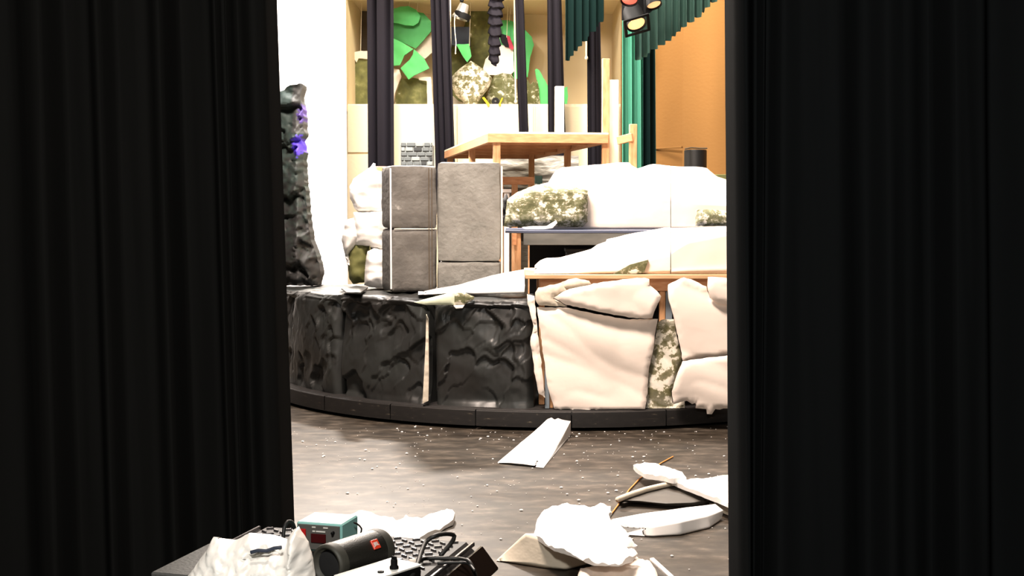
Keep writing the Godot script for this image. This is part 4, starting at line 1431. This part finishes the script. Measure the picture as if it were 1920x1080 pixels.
func lamp_can(label: String, face: Vector3, dir: Vector3, r: float, framed: bool, lens: Material) -> void:
	var y := -dir.normalized()
	var x := y.cross(Vector3.BACK).normalized()
	var bas := Basis(x, y, x.cross(y))
	var t := thing("spotlight", label, "spotlight", face, "spotlights over the green curtain")
	var b := MB.new()
	b.lathe([Vector2(r * 0.86, 0.02), Vector2(r, 0.0), Vector2(r, 0.0), Vector2(r, 0.16), Vector2(r * 0.8, 0.24), Vector2(r * 0.45, 0.3), Vector2(0, 0.3)], face, bas, 24)
	obj("can", b, M.metal_black, t)
	b = MB.new()
	b.lathe([Vector2(0, 0.014), Vector2(r * 0.86, 0.018), Vector2(r * 0.86, 0.024), Vector2(0, 0.024)], face, bas, 24)
	obj("lens", b, lens, t)
	if framed:
		b = MB.new()
		for s in [-1, 1]:
			b.box(face + bas * Vector3(s * r * 1.15, -0.005, 0), Vector3(0.03, 0.012, r * 2.5), 0.002, bas)
			b.box(face + bas * Vector3(0, -0.005, s * r * 1.15), Vector3(r * 2.5, 0.012, 0.03), 0.002, bas)
		obj("frame", b, M.metal_black, t)
	b = MB.new()
	for s in [-1, 1]: b.bar(face + bas * Vector3(s * (r + 0.012), 0.1, 0), face + bas * Vector3(s * (r + 0.012), 0.1, 0) + Vector3(0, 0.2, 0), 0.02, 0.008)
	b.bar(face + bas * Vector3(-(r + 0.02), 0.1, 0) + Vector3(0, 0.2, 0), face + bas * Vector3(r + 0.02, 0.1, 0) + Vector3(0, 0.2, 0), 0.02, 0.008, Vector3.BACK)
	var up := P(1200, -60, 12.2).y
	b.tube([face + bas * Vector3(0, 0.1, 0) + Vector3(0, 0.2, 0), Vector3((face + bas * Vector3(0, 0.1, 0)).x, up - 0.03, (face + bas * Vector3(0, 0.1, 0)).z)], 0.012, 8)
	obj("yoke", b, M.metal_black, t)
	var l := SpotLight3D.new()
	l.name = numbered("spot_beam", self)
	l.position = face + dir.normalized() * 0.03
	l.basis = Basis(x, -dir.normalized().cross(x), -dir.normalized())
	l.light_energy = 2.0
	l.light_color = Color(1, 0.8, 0.6)
	l.spot_angle = 22
	l.spot_range = 40
	l.spot_attenuation = 2
	l.light_size = r
	l.shadow_enabled = true
	add_child(l, true)

# ---------------------------------------------------------------- broken foam on the floor
func floor_pieces() -> void:
	var g := "foam pieces on the floor"
	var mb := MB.new()
	# wedge leaning on the rim
	var fa := line_on("933,868 960,871 990,874 1019,877", 0.004)
	var fb := PackedVector3Array()
	for q in pp("934,866 957,855 985,856 1007,863 1020,876"): fb.append(P(q.x, q.y, 7.48))
	var fc := PackedVector3Array()
	for q in pp("1017,796 1026,786 1034,783 1040,787 1046,784 1054,787 1070,790"): fc.append(P(q.x, q.y, 8.38))
	var fd := PackedVector3Array()
	for q in fc: fd.append(q - Vector3(0, 0.09, 0.0))
	loft(mb, [fa, fb, fc, fd], 30, [3, 16, 3, 8], 0.008, 10.0)
	var o := obj("foam_wedge", mb, M.foam)
	tag(o, "white curved foam wedge lying alone with its ragged end against the rim", "foam piece", g)
	# left sheet
	mb = lying("600,985 650,962 680,953 712,962 742,967 790,962 812,955 835,949 853,957 850,967 832,975 815,986 782,1003 700,1012 620,1010", 0.05, 0.045, 7, 0.02, 0.02, 10, 2.0, 2.0)
	o = obj("foam_sheet", mb, M.foam)
	tag(o, "long white foam sheet on the floor behind the teal power unit", "foam piece", g)
	# right pile
	mb = lying("1188,868 1212,865 1250,870 1270,878 1287,890 1265,895 1240,889 1212,886 1192,874", func(p): return 0.085 + 0.02 * (p.x - 1190) / 90.0, 0.035, 5, 0.012, 0.01, 6, 4.0, 1.0)
	o = obj("foam_flake", mb, M.foam)
	tag(o, "thin white foam flake jutting out left of the pile, over the floor", "foam piece", g)
	mb = lying("1258,893 1300,893 1345,891 1400,888 1460,900 1460,955 1400,948 1345,926 1300,909", func(p): return 0.09 + 0.03 * (p.x - 1258) / 120.0, 0.045, 7, 0.015, 0.02, 8, 3.0, 1.0)
	o = obj("foam_sheet", mb, M.foam)
	tag(o, "broad white foam sheet running behind the right curtain above the grey shell", "foam piece", g)
	mb = lying("1325,892 1400,880 1470,880 1470,900 1350,900", 0.05, 0.045, 7, 0.008, 0.01, 6)
	o = obj("foam_board", mb, M.foam_beige)
	tag(o, "cream foam board behind the broad white sheet by the right curtain", "foam piece", g)
	mb = lying("1330,940 1400,944 1460,952 1460,985 1400,972 1350,950", 0.03, 0.025, 7, 0.008, 0.01, 6)
	o = obj("foam_board", mb, M.foam_beige)
	tag(o, "narrow cream foam board tip between the grey shell and the right curtain", "foam piece", g)
	# grey leaf shaped shell
	mb = MB.new()
	fa = line_on("1160,940 1200,944 1250,950 1300,950 1338,944", 0.004)
	fb = line_on("1158,938 1200,940 1250,944 1300,942 1340,934", 0.03)
	fc = line_on("1159,936 1200,921 1250,908 1290,903 1338,922", 0.03)
	loft(mb, [fa, fb, fc, dropped(fc, 0.004)], 40, [3, 10, 3, 4], 0.006, 8.0)
	var t := thing("leaf_shell", "grey leaf shaped foam shell with a pale rim, on the floor", "foam piece", G(1250, 940, 0), g)
	obj("shell", mb, M.grey_shell, t)
	mb = MB.new()
	var pts := []
	for q in pp("1158,937 1180,928 1210,918 1240,911 1265,906 1290,904"): pts.append(G(q.x, q.y, 0.045))
	mb.tube(pts, 0.014, 8)
	obj("pale_rim", mb, M.foam_beige, t)
	# long slab
	mb = MB.new()
	fa = line_on("1180,1003 1225,1006 1275,1003 1330,990 1353,974", 0.004)
	fb = PackedVector3Array()
	var tops := pp("1178,997 1225,988 1275,978 1325,967 1357,957")
	for i in 5: fb.append(P(tops[i].x, tops[i].y, -fa[i].z + 0.02))
	fc = line_on("1130,976 1200,963 1250,956 1300,950 1341,945", 0.07)
	loft(mb, [fa, fb, fc, dropped(fc, 0.004)], 44, [7, 9, 3, 5], 0.008, 9.0)
	o = obj("foam_slab", mb, M.foam)
	tag(o, "long thick white foam slab in the pile, pointing at the right curtain", "foam piece", g)
	# big top sheet
	mb = lying("1003,985 1010,965 1022,953 1060,940 1100,943 1145,941 1144,948 1148,952 1141,962 1150,972 1180,992 1178,999 1166,1000 1195,1013 1172,1023 1196,1026 1186,1040 1160,1048 1110,1046 1075,1030 1040,1020 1000,996", 0.135, 0.03, 6, 0.025, 0.015, 9, 2.5, 1.0)
	o = obj("foam_sheet", mb, M.foam)
	tag(o, "large bright white foam sheet on top of the pile, torn on its right side", "foam piece", g)
	# low wedge at the front of the pile
	mb = MB.new()
	fa = line_on("931,1051 975,1058 1020,1065 1060,1069 1105,1057 1150,1048", 0.004)
	fb = PackedVector3Array()
	tops = pp("932,1049 985,1000 1020,1011 1060,1024 1105,1037 1152,1045")
	for i in 6: fb.append(P(tops[i].x, tops[i].y, -fa[i].z + 0.04))
	fc = PackedVector3Array()
	for q in fb: fc.append(Vector3(q.x + 0.1, maxf(q.y - 0.05, 0.03), q.z - 0.2))
	loft(mb, [fa, fb, fc, dropped(fc, 0.004)], 36, [8, 6, 3, 5], 0.008, 8.0)
	o = obj("foam_wedge", mb, M.foam_beige)  # beige carries the shade of the side facing the viewer
	tag(o, "foam wedge, shade put into its beige colour, at the front left corner of the pile, with a pointed tip", "foam piece", g)
	mb = lying("1085,1062 1120,1052 1160,1047 1185,1038 1205,1040 1222,1050 1232,1065 1240,1095 1080,1095", 0.06, 0.055, 6, 0.012, 0.02, 9, 3.0, 1.0)
	o = obj("foam_sheet", mb, M.foam_warm)
	tag(o, "rounded cream foam sheet at the bottom of the pile, nearest the viewer", "foam piece", g)
	mb = MB.new()
	mb.bar(G(1222, 1048, 0.05), G(1270, 1092, 0.02), 0.02, 0.012)
	o = obj("foam_stick", mb, M.foam)
	tag(o, "thin white foam stick lying beside the rounded cream sheet", "foam piece", g)
	# cord
	mb = MB.new()
	pts = []
	for q in pp("1140,972 1158,948 1172,930 1180,918 1200,897 1220,882 1240,868 1262,856"): pts.append(G(q.x, q.y, 0.006))
	mb.tube(pts, 0.004, 6)
	o = obj("string", mb, M.cord)
	tag(o, "thin orange string lying across the floor under the grey shell's tip", "string")
	# crumbs
	var mm := MultiMesh.new()
	mm.transform_format = MultiMesh.TRANSFORM_3D
	var cm := MB.new()
	cm.lathe([Vector2(0, -0.4), Vector2(0.45, -0.1), Vector2(0.5, 0.2), Vector2(0, 0.45)], Vector3.ZERO, Basis(), 5)
	mm.mesh = cm.mesh(Vector3.ZERO)
	mm.instance_count = 420
	for i in 420:
		var d := 5.2 + 3.6 * pow(rng.randf(), 0.8)
		var p := Vector3((rng.randf() * 860 + 530 - 960) / FOC * d, 0.004, -d)
		var s := 0.004 + 0.011 * pow(rng.randf(), 4)
		if Vector2(p.x - RC.x, p.z - RC.z).length() < RR + 0.02: p = RC + (p - RC).normalized() * (RR + 0.03 + rng.randf() * 0.3) * Vector3(1, 0, 1) + Vector3(0, 0.004, 0)
		mm.set_instance_transform(i, Transform3D(Basis(Vector3.UP, rng.randf() * TAU).scaled(Vector3(s * 1.4, s, s)), p))
	var mi := MultiMeshInstance3D.new()
	mi.name = "foam_crumbs"
	mi.multimesh = mm
	mi.material_override = M.foam
	add_child(mi, true)
	tag(mi, "white foam crumbs scattered over the dark stage floor", "crumbs")
	mi.set_meta("kind", "stuff")

# ---------------------------------------------------------------- the wing: black curtains and the equipment case
func fold_depth(x: float, folds: PackedVector2Array) -> float:
	for i in folds.size() - 1:
		if x <= folds[i + 1].x:
			var t := clampf((x - folds[i].x) / (folds[i + 1].x - folds[i].x), 0, 1)
			return lerpf(folds[i].y, folds[i + 1].y, t * t * (3 - 2 * t))
	return folds[folds.size() - 1].y

func wing_curtain(folds: String, slope: Callable, d: float, m: Material, label: String) -> void:
	var f := pp(folds)
	var a := f[0].x
	var z := f[f.size() - 1].x
	var mb := MB.new()
	var bot := 390.0 + 1.485 * FOC / d
	mb.grid(260, 20, func(u: float, w: float):
		var px := lerpf(a, z, u)
		var py := lerpf(-1700, bot, w)
		var p := P(px, clampf(py, -1700, bot), d)
		var k := (py + 200) / 1280.0
		p.x += slope.call(px) * k / FOC * d
		p.z += 0.01 * fold_depth(px, f) * (0.85 + 0.15 * k) + 0.008 * nz.get_noise_2d(px * 1.5, py * 0.15)
		return p, true)
	var n := mb.v.size()
	var q := mb.ix.size()
	for i in n: mb.vert(mb.v[i] + Vector3(0, 0, -0.008))
	for i in range(0, q, 3): mb.tri(mb.ix[i] + n, mb.ix[i + 2] + n, mb.ix[i + 1] + n)
	var o := obj("wing_curtain", mb, m)
	tag(o, label, "curtain", "black wing curtains")

func wing() -> void:
	wing_curtain("-700,0 -600,8 -480,-6 -360,9 -240,-6 -120,8 -10,-6 80,9 104,-5 150,-2 184,7 205,-3 260,0 300,8 322,-7 380,-2 402,6 412,-2 420,5 430,-5 470,3 488,0 500,-14",
		func(px): return 42.0, 4.5, M.velvet, "wide black pleated curtain filling the left side of the view")
	wing_curtain("1369,-14 1376,2 1392,6 1424,-6 1432,3 1444,-4 1462,8 1500,4 1560,3 1628,-7 1660,2 1700,-2 1752,-8 1772,9 1830,5 1868,-8 1930,4 2000,-6 2100,8 2200,-6 2300,8 2420,-6 2600,4",
		func(px): return 11.0 - clampf(26.0 - absf(px - 1450) * 0.4, 0, 26), 4.4, M.velvet_cool, "wide black pleated curtain filling the right side of the view")
	var b := MB.new()
	var rails := [[-5.9, -0.8, -4.5], [0.7, 3.6, -4.4]]
	for r in rails:
		b.tube([Vector3(r[0], P(0, -1702, 4.5).y + 0.06, r[2]), Vector3(r[1], P(0, -1702, 4.5).y + 0.06, r[2])], 0.03, 10)
		for x in [r[0] + 0.3, r[1] - 0.3]: b.tube([Vector3(x, P(0, -1702, 4.5).y + 0.06, r[2]), Vector3(x, 6.51, r[2])], 0.015, 6)
	var o := obj("wing_rail", b, M.metal_black)
	tag(o, "black pipes at the ceiling carrying the wing curtains", "rail")

	# equipment case covered in black tread plate
	var h := 0.81
	var c0 := G(495, 982, h)       # back left
	var c1 := G(893, 1012, h)      # back right
	var u := (c1 - c0).normalized()
	var w := Vector3(-u.z, 0, u.x)      # towards the viewer
	if w.z < 0: w = -w
	var ln := c0.distance_to(c1)
	var dp := 0.62
	var bas := Basis(u, Vector3.UP, w)
	var t := thing("equipment_case", "black tread plate equipment case in front of the left curtain", "case", Vector3(0, 0.0, 0) + Vector3((c0.x + c1.x) / 2, 0, (c0.z + c1.z) / 2) + w * dp / 2)
	var mid := (c0 + c1) / 2 + w * dp / 2
	b = MB.new()
	b.box(Vector3(mid.x, 0.07 + (h - 0.19) / 2, mid.z), Vector3(ln, h - 0.19, dp), 0.012, bas)
	obj("body", b, M.plate_side, t)
	b = MB.new()
	b.box(Vector3(mid.x, h - 0.052, mid.z), Vector3(ln + 0.012, 0.1, dp + 0.012), 0.025, bas)
	var lid := obj("lid", b, M.plate, t)
	# raised bars of the tread plate
	b = MB.new()
	var i := 0
	var x := 0.03
	while x < ln - 0.02:
		var y := 0.03 + (0.014 if i % 2 else 0.0)
		var j := 0
		while y < dp - 0.03:
			var a := 0.6 if (i + j) % 2 == 0 else -0.6
			var p := c0 + u * x + w * y + Vector3(0, 0.0, 0)
			var bb := bas * Basis(Vector3.UP, a)
			b.box(Vector3(p.x, h - 0.0005, p.z), Vector3(0.016, 0.004, 0.0045), 0.0015, bb)
			y += 0.028
			j += 1
		x += 0.021
		i += 1
	var tr := obj("tread_bars", b, M.plate_bar, lid)
	tr.set_meta("kind", "stuff")
	for s in [0.0, 1.0]:
		b = MB.new()
		b.bar(c0 + u * (ln * s) + w * 0.02 + Vector3(0, -0.004, 0), c0 + u * (ln * s) + w * (dp - 0.02) + Vector3(0, -0.003, 0), 0.009, 0.007, Vector3.UP, 0.002)
		obj("edge_strip", b, M.plate_bar, lid)
	b = MB.new()
	var sl := (u * 0.8 - Vector3.UP).normalized()
	b.box(c1 + w * dp / 2 + u * 0.026 + Vector3(0, -0.038, 0), Vector3(0.06, dp + 0.006, 0.012), 0.003, Basis(sl, w, sl.cross(w)))
	obj("sloped_edge", b, M.plate_side, lid)
	for k in 3:
		b = MB.new()
		var p := c1 + w * (0.1 + 0.2 * k) + u * 0.006 + Vector3(0, -0.17, 0)
		b.box(p, Vector3(0.012, 0.07, 0.09), 0.004, bas)
		b.box(p + u * 0.008 + Vector3(0, 0.02, 0), Vector3(0.014, 0.02, 0.05), 0.004, bas)
		obj("latch", b, M.metal_black, t)
	for sx in [0.08, ln - 0.08]:
		for sy in [0.08, dp - 0.08]:
			b = MB.new()
			var p: Vector3 = c0 + u * sx + w * sy
			b.lathe([Vector2(0, -0.014), Vector2(0.028, -0.014), Vector2(0.032, -0.01), Vector2(0.032, 0.01), Vector2(0.028, 0.014), Vector2(0, 0.014)], Vector3(p.x, 0.034, p.z), Basis(Vector3.UP, Vector3.RIGHT, Vector3.FORWARD), 16)
			b.box(Vector3(p.x, 0.062, p.z), Vector3(0.05, 0.02, 0.05), 0.003)
			obj("caster", b, M.rubber, t)

	# dark grey box at the far left
	t = thing("grey_box", "flat dark grey lidded box on the case, left of the white bag", "box", Vector3(-0.55, h + 0.003, -2.36))
	b = MB.new()
	b.box(Vector3(-0.55, h + 0.01, -2.36), Vector3(0.15, 0.014, 0.2), 0.005, bas)
	obj("body", b, M.crate, t)
	b = MB.new()
	b.box(Vector3(-0.55, h + 0.025, -2.36), Vector3(0.158, 0.014, 0.21), 0.006, bas)
	obj("lid", b, M.crate, t)

	# white plastic bag
	b = MB.new()
	var ho := 0.812
	slab(b, pp("330,1110 352,1080 372,1052 388,1030 393,1018 397,1010 418,1014 440,1016 452,1010 464,1003 482,1004 505,1006 522,1010 537,1016 541,1006 549,996 558,991 566,1004 576,1020 583,1045 588,1075 592,1110"), 4.5,
		func(p): return P(p.x, p.y, 2.24 - 0.0008 * (p.y - 990)), Vector3.BACK, func(p, q): return q + Vector3(0, 0, -0.015),
		func(p: Vector2, e: float): 
			var r := 0.09 * sqrt(clampf(e / 60.0, 0, 1))
			var k := absf(nz.get_noise_2d(p.x * 1.2 + p.y * 2.2, p.y * 1.2 - p.x * 2.4))
			var k2 := absf(nz.get_noise_2d(p.x * 5.0 + p.y * 4.0, p.y * 3.0 - p.x * 3.0))
			var slit := -0.045 * exp(-pow((p.y - (1036 - (p.x - 470) * 0.17)) / 4.0, 2)) * clampf(1.0 - absf(p.x - 500) / 36.0, 0, 1) * 1.4
			var ridge := 0.035 * exp(-pow((p.x - 557 - (p.y - 1000) * 0.05) / 12.0, 2))
			return r - 0.03 * k - 0.003 * k2 + slit + ridge, 1.0)
	t = thing("plastic_bag", "crumpled white plastic bag sitting on the case beside the black speaker", "bag", Vector3(-0.46, ho, -2.2))
	obj("crumpled_sack", b, M.bag, t)
	b = MB.new()
	var lip := []
	for q in pp("470,1036 484,1032 500,1033 514,1028 528,1026"): lip.append(P(q.x, q.y, 2.16))
	b.tube(lip, 0.0035, 6)
	obj("handle_opening", b, M.navy, t)

	power_unit(h)
	speaker_tube(h)
	control_box(h)
	# cables
	var hc := h + 0.005
	var cords := [
		["770,1085 782,1060 790,1035 800,1015 818,1004 838,1001 852,1005 846,1018 836,1030 826,1042", "thick black cable looping over the right half of the case"],
		["778,1053 800,1047 840,1047 868,1049 884,1060 896,1078 905,1095", "black cable running across the case lid over its right edge"],
		["531,1010 533,990 540,978 548,980 552,990", "short grey cable arching above the white bag"],
		["820,1056 850,1055 876,1056 890,1070", "thin black cable lying near the case's front right corner"],
		["572,1040 590,1036 612,1030 628,1022 640,1018", "black lead lying in front of the teal power unit"],
		["664,980 672,984 678,992 676,1000", "thin black wire curling behind the speaker"],
	]
	var n := 0
	for e in cords:
		b = MB.new()
		var pts := []
		var q := pp(e[0])
		var cv := Curve3D.new()
		for k in q.size():
			var lift := 0.0
			if n == 0: lift = 0.05 * clampf(1.0 - absf(k - 4.0) / 5.0, 0, 1)
			if n == 2: lift = [0.02, 0.04, 0.05, 0.045, 0.03][k]
			if n == 4: lift = [0.004, 0.012, 0.03, 0.03, 0.02][k]
			if n == 5: lift = [0.05, 0.04, 0.02, 0.01][k]
			var p := G(q[k].x, q[k].y, hc + lift)
			if n == 1 and k > 4: p = G(q[4].x, q[4].y, hc) + Vector3(0.012 * (k - 4) + 0.01, -0.06 * (k - 4), 0.03 * (k - 4))
			cv.add_point(p)
		for k in q.size():
			var t0 := (cv.get_point_position(mini(k + 1, q.size() - 1)) - cv.get_point_position(maxi(k - 1, 0))) / 6.0
			cv.set_point_in(k, -t0)
			cv.set_point_out(k, t0)
		cv.bake_interval = 0.008
		for p in cv.get_baked_points(): pts.append(p)
		b.tube(pts, [0.0045, 0.004, 0.004, 0.003, 0.004, 0.002][n], 8)
		o = obj("cable", b, M.rubber)
		tag(o, e[1], "cable", "cables on the equipment case")
		n += 1
	b = MB.new()
	b.tube([G(768, 1055, hc + 0.004), G(779, 1054, hc + 0.004)], 0.007, 10)
	o = obj("cable_plug", b, M.foam_warm)
	tag(o, "small pale plug on the end of the cable beside the control box", "plug")

func power_unit(h: float) -> void:
	# front bottom corners of the box on the lid
	var fl := P(559, 1034, 2.56)
	fl.y = h + 0.004
	var fr := P(640, 1042, 2.535)
	fr.y = h + 0.004
	var u := (fr - fl).normalized()
	var back := Vector3(u.z, 0, -u.x)
	if back.z > 0: back = -back
	var wd := 0.098
	var hg := 0.058
	var dp := 0.085
	var bas := Basis(u, Vector3.UP, -back)
	var o := P(556, 986, 2.535)
	o.y = h + 0.004
	var t := thing("power_unit", "teal bench power unit with a grey front panel, on the case", "power unit", o + u * wd / 2 + back * dp / 2)
	var c := o + u * wd / 2 + back * dp / 2 + Vector3(0, hg / 2, 0)
	var b := MB.new()
	b.box(c, Vector3(wd, hg, dp), 0.003, bas)
	obj("body", b, M.teal, t)
	var f := o + u * wd / 2 + Vector3(0, hg / 2, 0) - back * 0.001
	b = MB.new()
	b.box(f, Vector3(wd - 0.008, hg - 0.008, 0.003), 0.001, bas)
	var fp := obj("front_panel", b, M.panel_grey, t)
	var at := func(x: float, y: float): return f + u * (x * wd) + Vector3(0, y * hg, 0) - back * 0.003
	b = MB.new()
	b.box(at.call(0.0, -0.02), Vector3(0.032, 0.018, 0.003), 0.001, bas)
	obj("display", b, M.display, fp)
	b = MB.new()
	b.box(at.call(-0.34, 0.14), Vector3(0.012, 0.016, 0.005), 0.001, bas)
	obj("switch", b, M.switch_red, fp)
	b = MB.new()
	for q in [[-0.1, 0.36, 0.008], [0.16, 0.36, 0.01], [-0.1, 0.22, 0.006], [0.05, 0.22, 0.02]]:
		b.box(at.call(q[0], q[1]), Vector3(q[2], 0.003, 0.001), 0.0002, bas)
	obj("printed_line", b, M.print, fp)
	for q in [[0.33, 0.22, 0.003], [0.33, -0.3, 0.009], [0.12, -0.32, 0.006]]:
		b = MB.new()
		b.lathe([Vector2(q[2], 0), Vector2(q[2], 0.006), Vector2(q[2] * 0.8, 0.008), Vector2(0, 0.008)], at.call(q[0], q[1]), Basis(u, -back, u.cross(-back)), 16)
		obj("knob", b, M.metal_black, fp)
	for sx in [0.08, 0.92]:
		for sz in [0.1, 0.9]:
			b = MB.new()
			b.box(o + u * (wd * sx) + back * (dp * sz) + Vector3(0, -0.0005, 0), Vector3(0.008, 0.004, 0.008), 0.001, bas)
			obj("foot", b, M.rubber, t)

func speaker_tube(h: float) -> void:
	var r := 0.038
	var a := P(611, 1057, 2.33)
	var e := P(706, 1027, 2.47)
	a.y = h + r + 0.03
	e.y = h + r + 0.03
	a = P(612, 1062, 2.33) + Vector3(0, 0.002, 0)
	e = P(713, 1028, 2.46) + Vector3(0, 0.002, 0)
	var y := (e - a).normalized()
	var x := y.cross(Vector3.UP).normalized()
	if x.z < 0: x = -x
	var bas := Basis(x, y, x.cross(y))
	var ln := a.distance_to(e)
	var t := thing("cylinder_speaker", "black cylindrical speaker with a small red badge", "speaker", (a + e) / 2 - Vector3(0, r, 0))
	var b := MB.new()
	b.lathe([Vector2(r * 0.97, 0.02), Vector2(r, 0.022), Vector2(r, ln - 0.02), Vector2(r * 0.97, ln - 0.018)], a, bas, 40)
	obj("grille", b, M.mesh_black, t)
	for s in [0, 1]:
		b = MB.new()
		var prof := [Vector2(0, 0.012), Vector2(r * 0.72, 0.01), Vector2(r * 0.8, 0.0), Vector2(r * 0.95, -0.001), Vector2(r * 1.02, 0.006), Vector2(r * 1.02, 0.02), Vector2(r * 0.99, 0.023)]
		if s == 0: b.lathe(prof, a, bas, 40)
		else: b.lathe(prof, e, Basis(bas.x, -bas.y, -bas.z), 40)
		obj("end_cap", b, M.endcap, t)
		b = MB.new()
		if s == 0: b.lathe([Vector2(0, 0.007), Vector2(r * 0.5, 0.006), Vector2(r * 0.7, 0.009)], a, bas, 32)
		else: b.lathe([Vector2(0, 0.007), Vector2(r * 0.5, 0.006), Vector2(r * 0.7, 0.009)], e, Basis(bas.x, -bas.y, -bas.z), 32)
		obj("bass_cone", b, M.black, t)
	# badge: a rounded tile on the grille, facing up and towards the viewer
	var m := a + y * ln * 0.66
	var view := (EYE - m)
	view = (view - y * view.dot(y)).normalized()
	view = view.rotated(y, 0.0)
	var n := (view + Vector3.UP * 0.25)
	n = (n - y * n.dot(y)).normalized()
	var bb := Basis(y, n.cross(y), n)
	b = MB.new()
	b.box(m + n * (r + 0.0008), Vector3(0.019, 0.019, 0.004), 0.0015, bb)
	var bd := obj("badge", b, M.badge, t)
	var tm := TextMesh.new()
	tm.text = "JBL"
	tm.font_size = 16
	tm.pixel_size = 0.00062
	tm.depth = 0.0008
	var sf := SystemFont.new()
	sf.font_names = PackedStringArray(["Droid Sans"])
	sf.font_weight = 700
	tm.font = sf
	var mi := MeshInstance3D.new()
	mi.name = "lettering"
	mi.mesh = tm
	mi.material_override = M.print
	mi.transform = Transform3D(bb, m + n * (r + 0.0032) - org[bd])
	bd.add_child(mi, true)

func control_box(h: float) -> void:
	var hg := 0.03
	var top := h + hg + 0.003
	var p0 := G(735, 1045, top)   # back corner
	var p1 := G(782, 1056, top)   # right corner
	var u := (p1 - p0).normalized()
	var w := (G(672, 1080, top) - p0)
	w = (w - u * w.dot(u)).normalized()
	var bas := Basis(u, Vector3.UP, u.cross(Vector3.UP))
	var wd := 0.075
	var dp := 0.15
	var c := p0 + u * wd / 2 + w * dp / 2
	var t := thing("control_box", "small pale control box with one black knob, on the case", "control box", Vector3(c.x, h + 0.003, c.z))
	var b := MB.new()
	b.box(c - Vector3(0, hg / 2 + 0.002, 0), Vector3(wd, hg - 0.004, dp), 0.002, bas)
	obj("body", b, M.metal_black, t)
	b = MB.new()
	b.box(c - Vector3(0, 0.002, 0), Vector3(wd + 0.001, 0.004, dp + 0.001), 0.001, bas)
	obj("top_plate", b, M.ctrl, t)
	b = MB.new()
	var k := G(739, 1066, top)
	b.lathe([Vector2(0.0085, 0), Vector2(0.0085, 0.004), Vector2(0.0065, 0.006), Vector2(0.0065, 0.016), Vector2(0.0055, 0.018), Vector2(0, 0.018)], k, Basis(), 20)
	b.box(k + Vector3(0, 0.02, 0), Vector3(0.012, 0.006, 0.004), 0.001, bas)
	obj("knob", b, M.metal_black, t)
	b = MB.new()
	var j := G(714, 1073, top)
	b.lathe([Vector2(0.006, 0), Vector2(0.006, 0.002), Vector2(0.003, 0.002), Vector2(0, 0.001)], j, Basis(), 16)
	obj("socket", b, M.metal_black, t)
